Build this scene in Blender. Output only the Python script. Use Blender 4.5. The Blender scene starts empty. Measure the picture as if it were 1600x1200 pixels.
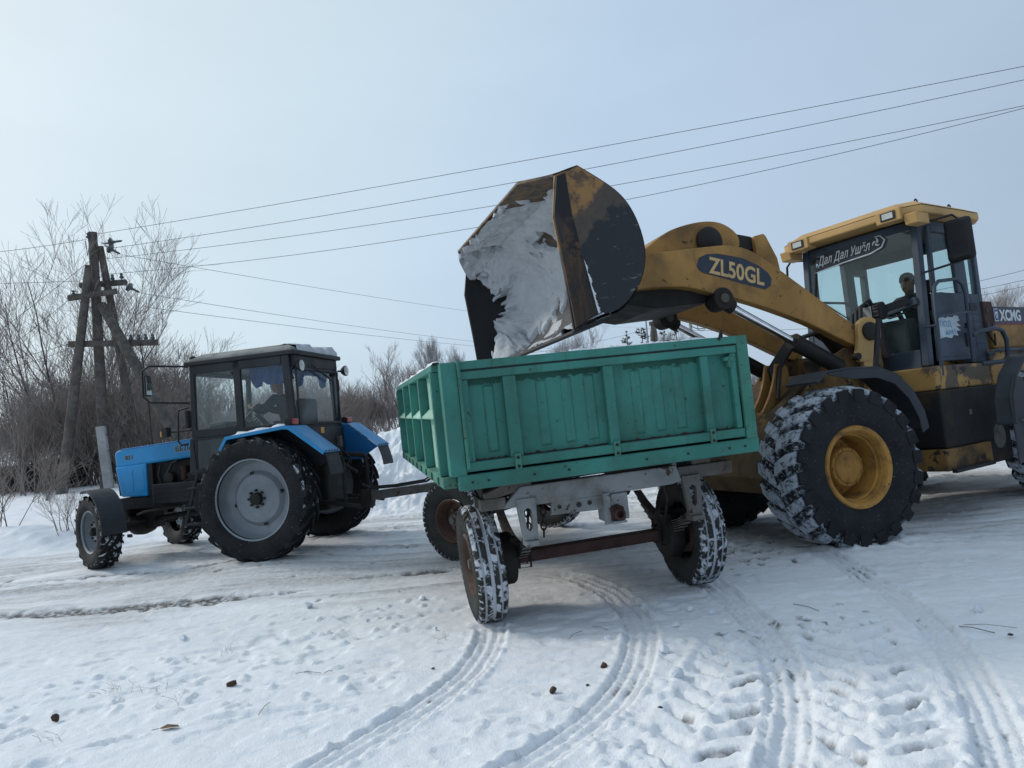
import bpy, bmesh, math, random
import numpy as np
from mathutils import Matrix, Vector
rad = math.radians
scene = bpy.context.scene
COL = scene.collection
rng = random.Random(7)
NR = np.random.default_rng(11)

# ------------------------------------------------------------------ camera
CAM_H, PITCH, ROLL, FPX = 1.8, rad(1.45), rad(5.2), 1110.0
cam_d = bpy.data.cameras.new('camera')
cam_d.sensor_fit = 'HORIZONTAL'; cam_d.sensor_width = 36.0
cam_d.lens = 36.0 * FPX / 1600.0
cam_d.clip_start = 0.05; cam_d.clip_end = 3000
cam = bpy.data.objects.new('camera', cam_d); COL.objects.link(cam)
FW = Vector((0, math.cos(PITCH), math.sin(PITCH)))
UP0 = Vector((0, -math.sin(PITCH), math.cos(PITCH))); RT0 = Vector((1, 0, 0))
RT = math.cos(ROLL) * RT0 - math.sin(ROLL) * UP0
UP = math.cos(ROLL) * UP0 + math.sin(ROLL) * RT0
CAM = Vector((0, 0, CAM_H))
M4 = Matrix((RT, UP, -FW)).transposed().to_4x4(); M4.translation = CAM
cam.matrix_world = M4
scene.camera = cam

# ------------------------------------------------------------------ sky, sun, exposure
SUN_EL, SUN_AZ = rad(33), math.atan2(-0.93, 0.37)      # azimuth clockwise from +Y (sun ahead, far to the left)
sun_dir = Vector((math.sin(SUN_AZ) * math.cos(SUN_EL), math.cos(SUN_AZ) * math.cos(SUN_EL), math.sin(SUN_EL)))
world = bpy.data.worlds.new('World'); scene.world = world; world.use_nodes = True
nt = world.node_tree; nt.nodes.clear()
def wn(t, **k):
    n = nt.nodes.new(t)
    for a, b in k.items(): setattr(n, a, b)
    return n
wout = wn('ShaderNodeOutputWorld'); wbg = wn('ShaderNodeBackground'); wbg.inputs[1].default_value = 0.1
sky = wn('ShaderNodeTexSky', sky_type='NISHITA'); sky.sun_disc = False
sky.sun_elevation = SUN_EL; sky.sun_rotation = SUN_AZ; sky.air_density = 1.0; sky.dust_density = 2.5; sky.ozone_density = 1.5
tc = wn('ShaderNodeTexCoord')
dot = wn('ShaderNodeVectorMath', operation='DOT_PRODUCT'); dot.inputs[1].default_value = sun_dir
nrm = wn('ShaderNodeVectorMath', operation='NORMALIZE')
nt.links.new(tc.outputs['Generated'], nrm.inputs[0]); nt.links.new(nrm.outputs[0], dot.inputs[0])
glow = wn('ShaderNodeMapRange'); glow.inputs[1].default_value = -0.8; glow.inputs[2].default_value = 1.0
glow.interpolation_type = 'LINEAR'
nt.links.new(dot.outputs['Value'], glow.inputs[0])
gr = wn('ShaderNodeValToRGB')                        # thin overcast, brighter towards the veiled sun
cr = gr.color_ramp
cr.elements[0].position = 0.0; cr.elements[0].color = (0.19, 0.26, 0.37, 1)
cr.elements[1].position = 1.0; cr.elements[1].color = (0.74, 0.83, 0.87, 1)
e = cr.elements.new(0.45); e.color = (0.455, 0.57, 0.71, 1)
e = cr.elements.new(0.64); e.color = (0.49, 0.63, 0.79, 1)
e = cr.elements.new(0.82); e.color = (0.615, 0.745, 0.825, 1)
nt.links.new(glow.outputs[0], gr.inputs[0])
cn = wn('ShaderNodeTexNoise'); cn.inputs['Scale'].default_value = 2.2; cn.inputs['Detail'].default_value = 5; cn.inputs['Roughness'].default_value = 0.5
cmap = wn('ShaderNodeMapping'); cmap.inputs['Scale'].default_value = (1, 1, 3.0)
nt.links.new(nrm.outputs[0], cmap.inputs[0]); nt.links.new(cmap.outputs[0], cn.inputs['Vector'])
cmr = wn('ShaderNodeMapRange'); cmr.inputs[1].default_value = 0.3; cmr.inputs[2].default_value = 0.7
cmr.inputs[3].default_value = 9.6; cmr.inputs[4].default_value = 10.4
nt.links.new(cn.outputs['Fac'], cmr.inputs[0])
mul = wn('ShaderNodeVectorMath', operation='SCALE')
nt.links.new(gr.outputs[0], mul.inputs[0]); nt.links.new(cmr.outputs[0], mul.inputs['Scale'])
mixs = wn('ShaderNodeMix', data_type='RGBA'); mixs.inputs[0].default_value = 0.85
nt.links.new(sky.outputs[0], mixs.inputs[6]); nt.links.new(mul.outputs[0], mixs.inputs[7])
nt.links.new(mixs.outputs[2], wbg.inputs[0]); nt.links.new(wbg.outputs[0], wout.inputs[0])
sun_d = bpy.data.lights.new('sun', 'SUN'); sun_d.energy = 1.5; sun_d.angle = rad(12); sun_d.color = (1.0, 0.95, 0.87)
sun = bpy.data.objects.new('sun', sun_d); COL.objects.link(sun)
sun.rotation_euler = sun_dir.to_track_quat('Z', 'Y').to_euler()
sun.location = (-40, 25, 30)
vs = scene.view_settings
vs.view_transform = 'Standard'; vs.look = 'None'; vs.exposure = 0.14; vs.gamma = 1.0; vs.use_curve_mapping = False
scene.render.engine = 'CYCLES'
scene.cycles.max_bounces = 8; scene.cycles.transparent_max_bounces = 16

# ------------------------------------------------------------------ place helpers
def ray(px, py): return FW + RT * ((px - 800.0) / FPX) - UP * ((py - 600.0) / FPX)
def dep(px, py, d): return CAM + ray(px, py) * d            # a point d metres ahead of the camera
def gnd(px, py, z=0.0):
    r = ray(px, py); t = (z - CAM_H) / r.z
    return CAM + r * t

# ------------------------------------------------------------------ materials
MATS = {}
def nodes_of(name):
    m = bpy.data.materials.new(name); m.use_nodes = True
    t = m.node_tree; b = t.nodes['Principled BSDF']
    return m, t, b
def tex_noise(t, vec, scale, detail=4, rough=0.6, dist=0.0):
    n = t.nodes.new('ShaderNodeTexNoise'); n.inputs['Scale'].default_value = scale
    n.inputs['Detail'].default_value = detail; n.inputs['Roughness'].default_value = rough; n.inputs['Distortion'].default_value = dist
    t.links.new(vec, n.inputs['Vector']); return n.outputs['Fac']
def mrange(t, v, a, b, c=0.0, d=1.0):
    n = t.nodes.new('ShaderNodeMapRange')
    for i, x in enumerate((a, b, c, d)): n.inputs[i + 1].default_value = x
    t.links.new(v, n.inputs[0]); return n.outputs[0]
def mixc(t, f, a, b):
    n = t.nodes.new('ShaderNodeMix'); n.data_type = 'RGBA'
    for s, v in ((0, f), (6, a), (7, b)):
        if hasattr(v, 'is_linked') or hasattr(v, 'links'): t.links.new(v, n.inputs[s])
        else: n.inputs[s].default_value = v if s == 0 else (v[0], v[1], v[2], 1)
    return n.outputs[2]
def mth(t, op, a, b=None):
    n = t.nodes.new('ShaderNodeMath'); n.operation = op
    for i, v in enumerate((a, b)):
        if v is None: continue
        if hasattr(v, 'links'): t.links.new(v, n.inputs[i])
        else: n.inputs[i].default_value = v
    return n.outputs[0]
def bump(t, b, h, s, d=0.01):
    n = t.nodes.new('ShaderNodeBump'); n.inputs['Strength'].default_value = s; n.inputs['Distance'].default_value = d
    t.links.new(h, n.inputs['Height']); t.links.new(n.outputs[0], b.inputs['Normal'])
def obj_vec(t, sc=(1, 1, 1)):
    c = t.nodes.new('ShaderNodeTexCoord'); mp = t.nodes.new('ShaderNodeMapping'); mp.inputs['Scale'].default_value = sc
    t.links.new(c.outputs['Object'], mp.inputs[0]); return mp.outputs[0]
def paint(name, col, rough=0.45, dirt=(0.06, 0.05, 0.04), dlo=0.5, dhi=0.75, damt=0.6, dscale=3.0, chip=None, clo=0.66, chi=0.7, cscale=14.0, metal=0.0, bmp=0.15, streak=None, spec=0.35, edge=None, dent=0.0):
    m, t, b = nodes_of(name)
    v = obj_vec(t)
    n1 = tex_noise(t, v, dscale, 6, 0.62, 0.3)
    f = mrange(t, n1, dlo, dhi, 0, damt)
    n0 = tex_noise(t, v, dscale * 0.35, 3)
    lite = tuple(min(1, c * 1.22 + 0.006) for c in col); dark = tuple(c * 0.78 for c in col)
    base = mixc(t, mrange(t, n0, 0.35, 0.65), dark, lite)
    c = mixc(t, f, base, dirt)
    if streak:
        vs_ = obj_vec(t, streak)
        s = tex_noise(t, vs_, 4.0, 5, 0.65)
        c = mixc(t, mrange(t, s, 0.55, 0.75, 0, 0.55), c, dirt)
    if chip:
        n2 = tex_noise(t, v, cscale, 5, 0.7, 0.5)
        c = mixc(t, mrange(t, n2, clo, chi), c, chip)
    if edge:                                          # paint rubbed off along the edges
        bv = t.nodes.new('ShaderNodeBevel'); bv.samples = 4; bv.inputs['Radius'].default_value = edge[0]
        ge = t.nodes.new('ShaderNodeNewGeometry'); dt = t.nodes.new('ShaderNodeVectorMath'); dt.operation = 'DOT_PRODUCT'
        t.links.new(bv.outputs[0], dt.inputs[0]); t.links.new(ge.outputs['Normal'], dt.inputs[1])
        ef = mrange(t, dt.outputs['Value'], 0.80, 0.97, 1, 0)
        en = mrange(t, tex_noise(t, v, edge[2], 5, 0.7), 0.46, 0.58)
        c = mixc(t, mth(t, 'MULTIPLY', mth(t, 'MULTIPLY', ef, en), 0.9), c, edge[1])
    t.links.new(c, b.inputs['Base Color'])
    t.links.new(mrange(t, n1, 0.3, 0.8, rough, min(1, rough + 0.35)), b.inputs['Roughness'])
    b.inputs['Metallic'].default_value = metal; b.inputs['Specular IOR Level'].default_value = spec
    if bmp:
        hgt = tex_noise(t, v, dscale * 7, 4)
        if dent: hgt = mth(t, 'ADD', hgt, mth(t, 'MULTIPLY', tex_noise(t, v, 3.1, 2, 0.5, 0.4), dent))
        bump(t, b, hgt, bmp, 0.006)
    MATS[name] = m; return m
def flat(name, col, rough=0.5, metal=0.0, spec=0.4):
    m, t, b = nodes_of(name)
    v = obj_vec(t); n = tex_noise(t, v, 9.0, 4)
    t.links.new(mixc(t, mrange(t, n, 0.3, 0.7), tuple(c * 0.85 for c in col), tuple(min(1, c * 1.12) for c in col)), b.inputs['Base Color'])
    b.inputs['Roughness'].default_value = rough; b.inputs['Metallic'].default_value = metal; b.inputs['Specular IOR Level'].default_value = spec
    MATS[name] = m; return m
def rubber(name, col, tread, R0, snow_lo, snow_hi, sscale, side=(0.0, 0.0), amt=1.0, snow=(0.72, 0.76, 0.82), tw=-0.10):
    # snow packed between the lugs: only inside the tread band |y| < tread (the wheel's axis is Y)
    m, t, b = nodes_of(name)
    v = obj_vec(t)
    c = t.nodes.new('ShaderNodeTexCoord'); sp = t.nodes.new('ShaderNodeSeparateXYZ'); t.links.new(c.outputs['Object'], sp.inputs[0])
    ay = mth(t, 'ABSOLUTE', sp.outputs[1])
    at = t.nodes.new('ShaderNodeAttribute'); at.attribute_name = 'tread'
    n = tex_noise(t, v, sscale, 6, 0.68, 0.6)
    nn = mth(t, 'ADD', n, mth(t, 'MULTIPLY', at.outputs['Fac'], tw))
    f = mrange(t, nn, snow_lo, snow_hi, 0, amt)
    bandn = mrange(t, ay, tread * 0.97, tread * 1.03, 1, 0)
    rr_ = mth(t, 'SQRT', mth(t, 'ADD', mth(t, 'MULTIPLY', sp.outputs[0], sp.outputs[0]), mth(t, 'MULTIPLY', sp.outputs[2], sp.outputs[2])))
    f2 = mth(t, 'MULTIPLY', mth(t, 'MULTIPLY', f, bandn), mrange(t, rr_, R0 - .01, R0 + .01))
    n2 = tex_noise(t, v, 3.5, 5)
    base = mixc(t, mrange(t, n2, 0.35, 0.7), col, tuple(x * 1.9 + 0.004 for x in col))
    n3 = tex_noise(t, v, 55, 3, 0.7)
    base = mixc(t, mrange(t, n3, 0.66, 0.72, 0, 0.35), base, snow)
    t.links.new(mixc(t, f2, base, snow), b.inputs['Base Color'])
    b.inputs['Roughness'].default_value = 0.75; b.inputs['Specular IOR Level'].default_value = 0.25
    bump(t, b, tex_noise(t, v, 45, 5, 0.7), 0.5, 0.012)
    MATS[name] = m; return m
def glass(name, tint, refl=0.12, dirt=0.15, dcol=(0.5, 0.52, 0.5)):
    m, t, b = nodes_of(name)
    out = t.nodes['Material Output']; t.nodes.remove(b)
    tr = t.nodes.new('ShaderNodeBsdfTransparent'); tr.inputs[0].default_value = (*tint, 1)
    gl = t.nodes.new('ShaderNodeBsdfGlossy'); gl.inputs['Roughness'].default_value = 0.03; gl.inputs[0].default_value = (0.9, 0.95, 0.95, 1)
    df = t.nodes.new('ShaderNodeBsdfDiffuse'); df.inputs[0].default_value = (*dcol, 1)
    lw = t.nodes.new('ShaderNodeLayerWeight'); lw.inputs[0].default_value = 0.5
    fr = mrange(t, mth(t, 'POWER', lw.outputs['Facing'], 5.0), 0.0, 1.0, refl * 0.4, 0.5)
    m1 = t.nodes.new('ShaderNodeMixShader'); t.links.new(fr, m1.inputs[0]); t.links.new(tr.outputs[0], m1.inputs[1]); t.links.new(gl.outputs[0], m1.inputs[2])
    v = obj_vec(t); n = tex_noise(t, v, 5.0, 6, 0.7)
    m2 = t.nodes.new('ShaderNodeMixShader'); t.links.new(mrange(t, n, 0.3, 0.8, dirt * 0.5, dirt * 0.9), m2.inputs[0])
    t.links.new(m1.outputs[0], m2.inputs[1]); t.links.new(df.outputs[0], m2.inputs[2]); t.links.new(m2.outputs[0], out.inputs[0])
    MATS[name] = m; return m

GREEN = paint('green_paint', (0.036, 0.188, 0.154), 0.5, (0.04, 0.075, 0.058), 0.48, 0.75, 0.6, 2.2, (0.035, 0.022, 0.016), 0.645, 0.67, 20, streak=(3.0, 3.0, 0.35), edge=(.014, (.05, .03, .02), 16), dent=6.0, bmp=.22)
GREENR = paint('green_paint_rusty', (0.045, 0.19, 0.145), 0.55, (0.07, 0.06, 0.035), 0.5, 0.7, 0.6, 3.5, (0.05, 0.024, 0.014), 0.61, 0.63, 26, edge=(.014, (.05, .026, .015), 12))
GREENL = paint('green_paint_sunlit', (0.27, 0.47, 0.39), 0.55, (0.17, 0.20, 0.14), 0.5, 0.8, 0.6, 2.6, (0.05, 0.03, 0.02), 0.66, 0.68, 16, streak=(3.0, 3.0, 0.4), edge=(.014, (.05, .03, .02), 14), dent=6.0, bmp=.22)  # paler copy of the green: sunlight on the left wall put into the colour
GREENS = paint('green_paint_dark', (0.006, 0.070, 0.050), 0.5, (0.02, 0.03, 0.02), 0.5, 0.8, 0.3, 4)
YELLOW = paint('yellow_paint', (0.33, 0.175, 0.045), 0.5, (0.11, 0.068, 0.035), 0.47, 0.72, 0.75, 2.4, (0.04, 0.025, 0.016), 0.64, 0.67, 9, streak=(1.5, 2.0, 0.5), edge=(.016, (.045, .028, .018), 9), dent=3.0)
YELLOWD = paint('yellow_paint_grimy', (0.22, 0.12, 0.032), 0.6, (0.028, 0.022, 0.017), 0.42, 0.58, 0.95, 1.7, (0.02, 0.016, 0.013), 0.58, 0.61, 6, streak=(2, 2, 0.4))
YELLOWC = paint('yellow_paint_cab', (0.47, 0.29, 0.11), 0.5, (0.26, 0.17, 0.08), 0.5, 0.8, 0.5, 1.8, edge=(.014, (.10, .06, .035), 9))
YRIM = paint('yellow_rim_paint', (0.36, 0.18, 0.035), 0.55, (0.09, 0.05, 0.025), 0.48, 0.7, 0.8, 5, (0.06, 0.03, 0.018), 0.64, 0.68, 16)
FLAKE = paint('flaking_yellow_paint', (0.43, 0.25, 0.08), 0.5, (0.10, 0.075, 0.055), 0.5, 0.53, 1.0, 1.5, (0.035, 0.028, 0.024), 0.58, 0.6, 4.0)
BUCKET = paint('worn_bucket_steel', (0.016, 0.016, 0.019), 0.5, (0.045, 0.035, 0.025), 0.5, 0.75, 0.6, 2.0, bmp=0.3, streak=(1, 1, 0.6))
CABGREY = paint('slate_blue_paint', (0.035, 0.052, 0.078), 0.4, (0.055, 0.06, 0.065), 0.5, 0.8, 0.5, 3)
BLACKP = paint('black_paint', (0.010, 0.011, 0.014), 0.5, (0.03, 0.03, 0.03), 0.5, 0.8, 0.5, 4)
DARKG = paint('dark_grease', (0.012, 0.011, 0.010), 0.6, (0.035, 0.026, 0.02), 0.5, 0.75, 0.7, 5, bmp=0.4)
FENDER = paint('grey_plastic', (0.030, 0.034, 0.042), 0.6, (0.07, 0.07, 0.07), 0.5, 0.8, 0.4, 4)
BLUE = paint('blue_paint', (0.004, 0.215, 0.48), 0.33, (0.02, 0.10, 0.24), 0.55, 0.85, 0.4, 2.5, spec=0.5)
BLUED = paint('blue_paint_dull', (0.006, 0.13, 0.36), 0.4, (0.02, 0.08, 0.2), 0.5, 0.8, 0.5, 2.5)
TCAB = paint('cab_black_paint', (0.014, 0.016, 0.020), 0.45, (0.035, 0.035, 0.04), 0.5, 0.8, 0.5, 4)
ROOFG = paint('weathered_roof', (0.24, 0.24, 0.23), 0.7, (0.09, 0.09, 0.08), 0.45, 0.7, 0.7, 5)
SILVER = paint('silver_rim_paint', (0.19, 0.215, 0.24), 0.45, (0.16, 0.16, 0.16), 0.5, 0.8, 0.6, 3, metal=0.15)
RUSTRIM = paint('rusty_rim', (0.10, 0.06, 0.045), 0.7, (0.05, 0.03, 0.022), 0.45, 0.7, 0.8, 6, bmp=0.3)
RUST = paint('rusty_steel', (0.045, 0.018, 0.014), 0.6, (0.02, 0.012, 0.01), 0.45, 0.7, 0.8, 5, bmp=0.3)
WHITEP = paint('dirty_white_paint', (0.21, 0.225, 0.235), 0.55, (0.09, 0.08, 0.065), 0.46, 0.70, 0.75, 4, (0.055, 0.035, 0.025), 0.60, 0.63, 10, edge=(.012, (.06, .035, .022), 12))
GREYP = paint('dirty_grey_steel', (0.11, 0.107, 0.10), 0.6, (0.07, 0.05, 0.035), 0.45, 0.7, 0.8, 5, (0.03, 0.02, 0.015), 0.6, 0.64, 10)
CHROME = flat('chrome_rod', (0.75, 0.76, 0.78), 0.16, 1.0)
LENS = flat('lamp_lens', (0.45, 0.46, 0.45), 0.12, 0.3, 0.8)
REDL = flat('red_lens', (0.32, 0.015, 0.012), 0.25, 0, 0.6)
AMBER = flat('amber_lens', (0.55, 0.25, 0.03), 0.3)
MIRR = flat('mirror_glass', (0.55, 0.6, 0.62), 0.06, 1.0)
DECALD = flat('decal_navy', (0.028, 0.036, 0.055), 0.45)
DECALY = flat('decal_cream', (0.52, 0.36, 0.16), 0.5)
DECALW = flat('decal_white', (0.60, 0.63, 0.66), 0.5)
DECALB = flat('decal_blue', (0.02, 0.055, 0.22), 0.5)
DECALR = flat('decal_maroon', (0.12, 0.025, 0.05), 0.5)
BLACKT = flat('print_black', (0.006, 0.006, 0.006), 0.5)
GOLDT = flat('print_gold', (0.30, 0.22, 0.05), 0.5)
PAPER = flat('torn_paper', (0.42, 0.50, 0.55), 0.8)
INKB = flat('ink_blue', (0.06, 0.22, 0.42), 0.8)
CLOTHB = flat('blue_cloth', (0.012, 0.05, 0.16), 0.85)
JACKET = flat('dark_jacket', (0.010, 0.010, 0.012), 0.95, 0, 0.05)
TROUS = flat('dark_trousers', (0.015, 0.016, 0.022), 0.85)
SKIN = flat('skin', (0.20, 0.105, 0.075), 0.6, 0, 0.2)
HAIR = flat('dark_knit_cap', (0.006, 0.006, 0.007), 1.0, 0, 0.0)
SEATM = flat('seat_vinyl', (0.02, 0.02, 0.022), 0.7)
INTER = flat('cab_interior', (0.035, 0.037, 0.04), 0.75)
HOSE = flat('hose_rubber', (0.010, 0.010, 0.011), 0.6)
WIREM = flat('wire_metal', (0.07, 0.075, 0.08), 0.5, 0.3)
INSUL = flat('insulator_glass', (0.035, 0.045, 0.045), 0.2, 0, 0.7)
WOODP = paint('weathered_pole_wood', (0.11, 0.096, 0.085), 0.85, (0.06, 0.052, 0.046), 0.42, 0.62, 0.8, 6, bmp=0.6, streak=(6, 6, 0.25))
WHITEW = paint('limewashed_concrete', (0.33, 0.335, 0.335), 0.8, (0.16, 0.15, 0.14), 0.5, 0.75, 0.7, 5, bmp=0.4)
BARK = paint('grey_brown_bark', (0.12, 0.103, 0.092), 0.9, (0.045, 0.038, 0.033), 0.45, 0.65, 0.7, 6, bmp=0.4)
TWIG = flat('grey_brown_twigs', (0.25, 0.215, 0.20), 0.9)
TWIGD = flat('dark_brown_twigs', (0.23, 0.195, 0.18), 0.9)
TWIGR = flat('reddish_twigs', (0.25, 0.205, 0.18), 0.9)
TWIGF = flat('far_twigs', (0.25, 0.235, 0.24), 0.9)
PINE = flat('pine_needles', (0.045, 0.06, 0.05), 0.85)
STONE = paint('brown_clod', (0.085, 0.050, 0.036), 0.9, (0.03, 0.022, 0.018), 0.45, 0.65, 0.8, 30, bmp=0.8)
LEAFM = flat('dry_leaf', (0.12, 0.075, 0.045), 0.8)
GALV = flat('galvanised_steel', (0.22, 0.24, 0.26), 0.5, 0.5)
CONC = paint('grey_concrete', (0.25, 0.25, 0.25), 0.85, (0.16, 0.15, 0.14), 0.45, 0.7, 0.6, 3)
TYRE_L = rubber('loader_tyre', (0.0085, 0.0095, 0.012), 0.285, 0.70, 0.50, 0.66, 17.0, amt=0.9, snow=(0.46, 0.51, 0.58), tw=0.14)
TYRE_TFM = rubber('tractor_front_tyre', (0.008, 0.008, 0.009), 0.135, 0.435, 0.54, 0.60, 10.0, amt=0.8, tw=-0.16)
TYRE_T = rubber('tractor_tyre', (0.008, 0.008, 0.009), 0.19, 0.715, 0.56, 0.62, 9.0, amt=0.8, tw=-0.16)
TYRE_R = rubber('trailer_tyre', (0.019, 0.020, 0.019), 0.118, 0.43, 0.40, 0.46, 11.0, amt=0.9, snow=(0.56, 0.60, 0.66))
GLASS_L = glass('greenish_cab_glass', (0.90, 0.965, 0.955), 0.06, 0.03, (0.24, 0.31, 0.31))
GLASS_T = glass('cab_glass', (0.965, 0.985, 0.985), 0.06, 0.035, (0.5, 0.54, 0.56))

def snow_mat(name, col=(0.80, 0.82, 0.85), blue=(0.70, 0.75, 0.82), sc=6.0, bs=0.6):
    m, t, b = nodes_of(name); v = obj_vec(t)
    n = tex_noise(t, v, sc, 6, 0.6)
    t.links.new(mixc(t, mrange(t, n, 0.3, 0.7), blue, col), b.inputs['Base Color'])
    b.inputs['Roughness'].default_value = 0.85; b.inputs['Specular IOR Level'].default_value = 0.15
    bump(t, b, tex_noise(t, v, sc * 9, 6, 0.72), bs, 0.02)
    MATS[name] = m; return m
SNOW = snow_mat('packed_snow')
SNOWD = snow_mat('dirty_snow', (0.62, 0.65, 0.68), (0.50, 0.53, 0.57), 4.0, 0.9)

# ------------------------------------------------------------------ mesh builder
class MB:
    def __init__(s): s.v = []; s.f = []; s.t = None
    def add(s, vs, fs):
        k = len(s.v); s.v += [tuple(map(float, p)) for p in vs]; s.f += [tuple(i + k for i in f) for f in fs]; return s
    def box(s, x0, x1, y0, y1, z0, z1):
        return s.add([(x0, y0, z0), (x1, y0, z0), (x1, y1, z0), (x0, y1, z0), (x0, y0, z1), (x1, y0, z1), (x1, y1, z1), (x0, y1, z1)],
                     [(0, 3, 2, 1), (4, 5, 6, 7), (0, 1, 5, 4), (1, 2, 6, 5), (2, 3, 7, 6), (3, 0, 4, 7)])
    def hexa(s, p): # eight corners, bottom ring then top ring
        return s.add(p, [(0, 3, 2, 1), (4, 5, 6, 7), (0, 1, 5, 4), (1, 2, 6, 5), (2, 3, 7, 6), (3, 0, 4, 7)])
    def prism(s, pts, a, b, axis='y'):
        n = len(pts)
        if axis == 'y': f = lambda p, h: (p[0], h, p[1])
        elif axis == 'x': f = lambda p, h: (h, p[0], p[1])
        else: f = lambda p, h: (p[0], p[1], h)
        return s.add([f(p, a) for p in pts] + [f(p, b) for p in pts],
                     [tuple(range(n)), tuple(range(2 * n - 1, n - 1, -1))] + [(i, (i + 1) % n, n + (i + 1) % n, n + i) for i in range(n)])
    def bar(s, p, q, w, h, upv=(0, 0, 1)):
        p, q = Vector(p), Vector(q); d = (q - p).normalized(); u = Vector(upv)
        r = d.cross(u)
        if r.length < 1e-3: r = d.cross(Vector((0, 1, 0)))
        r.normalize(); u = r.cross(d).normalized()
        c = []
        for e in (p, q): c += [e - r * w / 2 - u * h / 2, e + r * w / 2 - u * h / 2, e + r * w / 2 + u * h / 2, e - r * w / 2 + u * h / 2]
        return s.add(c, [(0, 3, 2, 1), (4, 5, 6, 7), (0, 1, 5, 4), (1, 2, 6, 5), (2, 3, 7, 6), (3, 0, 4, 7)])
    def tube(s, pts, r, n=8, cap=True):
        pts = [Vector(p) for p in pts]; m = len(pts)
        rs = r if isinstance(r, (list, tuple)) else [r] * m
        d0 = (pts[1] - pts[0]).normalized()
        u = d0.cross(Vector((0.3, 0.1, 1))); 
        if u.length < 1e-3: u = d0.cross(Vector((1, 0, 0)))
        u.normalize(); vs, fs = [], []
        for i in range(m):
            d = (pts[min(i + 1, m - 1)] - pts[max(i - 1, 0)]).normalized()
            u = (u - d * u.dot(d)).normalized(); w = d.cross(u)
            for k in range(n):
                a = 2 * math.pi * k / n
                vs.append(pts[i] + (u * math.cos(a) + w * math.sin(a)) * rs[i])
        for i in range(m - 1):
            for k in range(n): fs.append((i * n + k, i * n + (k + 1) % n, (i + 1) * n + (k + 1) % n, (i + 1) * n + k))
        if cap and n > 2: fs += [tuple(range(n - 1, -1, -1)), tuple(range((m - 1) * n, m * n))]
        return s.add(vs, fs)
    def lathe(s, prof, c=(0, 0, 0), axis='y', n=48, close=False):
        vs, fs = [], []; m = len(prof)
        for k in range(n):
            a = 2 * math.pi * k / n; ca, sa = math.cos(a), math.sin(a)
            for r, h in prof:
                p = {'y': (r * ca, h, r * sa), 'z': (r * ca, r * sa, h), 'x': (h, r * ca, r * sa)}[axis]
                vs.append((p[0] + c[0], p[1] + c[1], p[2] + c[2]))
        for k in range(n):
            k2 = (k + 1) % n
            for i in range(m - 1 if not close else m):
                j = (i + 1) % m
                fs.append((k * m + i, k * m + j, k2 * m + j, k2 * m + i))
        return s.add(vs, fs)
    def disc(s, r, c, axis='y', n=24):
        vs = [c]
        for k in range(n):
            a = 2 * math.pi * k / n; ca, sa = r * math.cos(a), r * math.sin(a)
            d = {'y': (ca, 0, sa), 'z': (ca, sa, 0), 'x': (0, ca, sa)}[axis]
            vs.append((c[0] + d[0], c[1] + d[1], c[2] + d[2]))
        return s.add(vs, [(0, 1 + k, 1 + (k + 1) % n) for k in range(n)])
    def cyl(s, p, q, r, n=16): return s.tube([p, q], r, n)
    def grid(s, P):   # P[i][j] points
        a, b = len(P), len(P[0])
        return s.add([p for row in P for p in row], [(i * b + j, i * b + j + 1, (i + 1) * b + j + 1, (i + 1) * b + j) for i in range(a - 1) for j in range(b - 1)])

def make_mesh(name, mb, mat, smooth=None, fix=True):
    me = bpy.data.meshes.new(name)
    me.from_pydata(mb.v, [], mb.f); me.validate()
    if fix:
        bm = bmesh.new(); bm.from_mesh(me); bmesh.ops.recalc_face_normals(bm, faces=bm.faces); bm.to_mesh(me); bm.free()
    if mb.t is not None and len(mb.t) == len(me.vertices):
        at = me.attributes.new('tread', 'FLOAT', 'POINT'); at.data.foreach_set('value', np.array(mb.t, np.float32))
    if smooth is not None:
        me.polygons.foreach_set('use_smooth', [True] * len(me.polygons))
        if smooth < 180: me.set_sharp_from_angle(angle=rad(smooth))
    if mat: me.materials.append(mat)
    return me
def obj(name, mb, mat, parent=None, bev=0.0, smooth=None, loc=None, rot=None, label=None):
    me = mb if isinstance(mb, bpy.types.Mesh) else make_mesh(name, mb, mat, smooth)
    o = bpy.data.objects.new(name, me); COL.objects.link(o)
    if parent: o.parent = parent
    if loc: o.location = loc
    if rot: o.rotation_euler = rot
    if bev:
        b = o.modifiers.new('bevel', 'BEVEL'); b.width = bev; b.segments = 2; b.limit_method = 'ANGLE'; b.angle_limit = rad(35)
        b.harden_normals = False
    if label: o['label'] = label
    return o
def tag(o, label=None, cat=None, group=None, kind=None):
    for k, v in (('label', label), ('category', cat), ('group', group), ('kind', kind)):
        if v: o[k] = v
    return o
def empty(name, loc=(0, 0, 0), rot=(0, 0, 0), parent=None):
    o = bpy.data.objects.new(name, None); COL.objects.link(o); o.empty_display_size = 0.2
    o.location = loc; o.rotation_euler = rot
    if parent: o.parent = parent
    return o
def copy_tree(o, parent=None):
    c = o.copy(); COL.objects.link(c); c.parent = parent
    for ch in o.children: copy_tree(ch, c)
    return c
_tc = {}
def text_mb(s, bold=0.0, shear=0.0, depth=0.0):
    c = bpy.data.curves.new('lettering', 'FONT'); c.body = s; c.offset = bold; c.shear = shear; c.extrude = depth; c.resolution_u = 3
    o = bpy.data.objects.new('lettering', c); COL.objects.link(o); bpy.context.view_layer.update()
    dg = bpy.context.evaluated_depsgraph_get(); me = bpy.data.meshes.new_from_object(o.evaluated_get(dg))
    v = np.array([x.co[:] for x in me.vertices]); f = [tuple(p.vertices) for p in me.polygons]
    bpy.data.objects.remove(o); bpy.data.meshes.remove(me); bpy.data.curves.remove(c)
    return v, f
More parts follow.
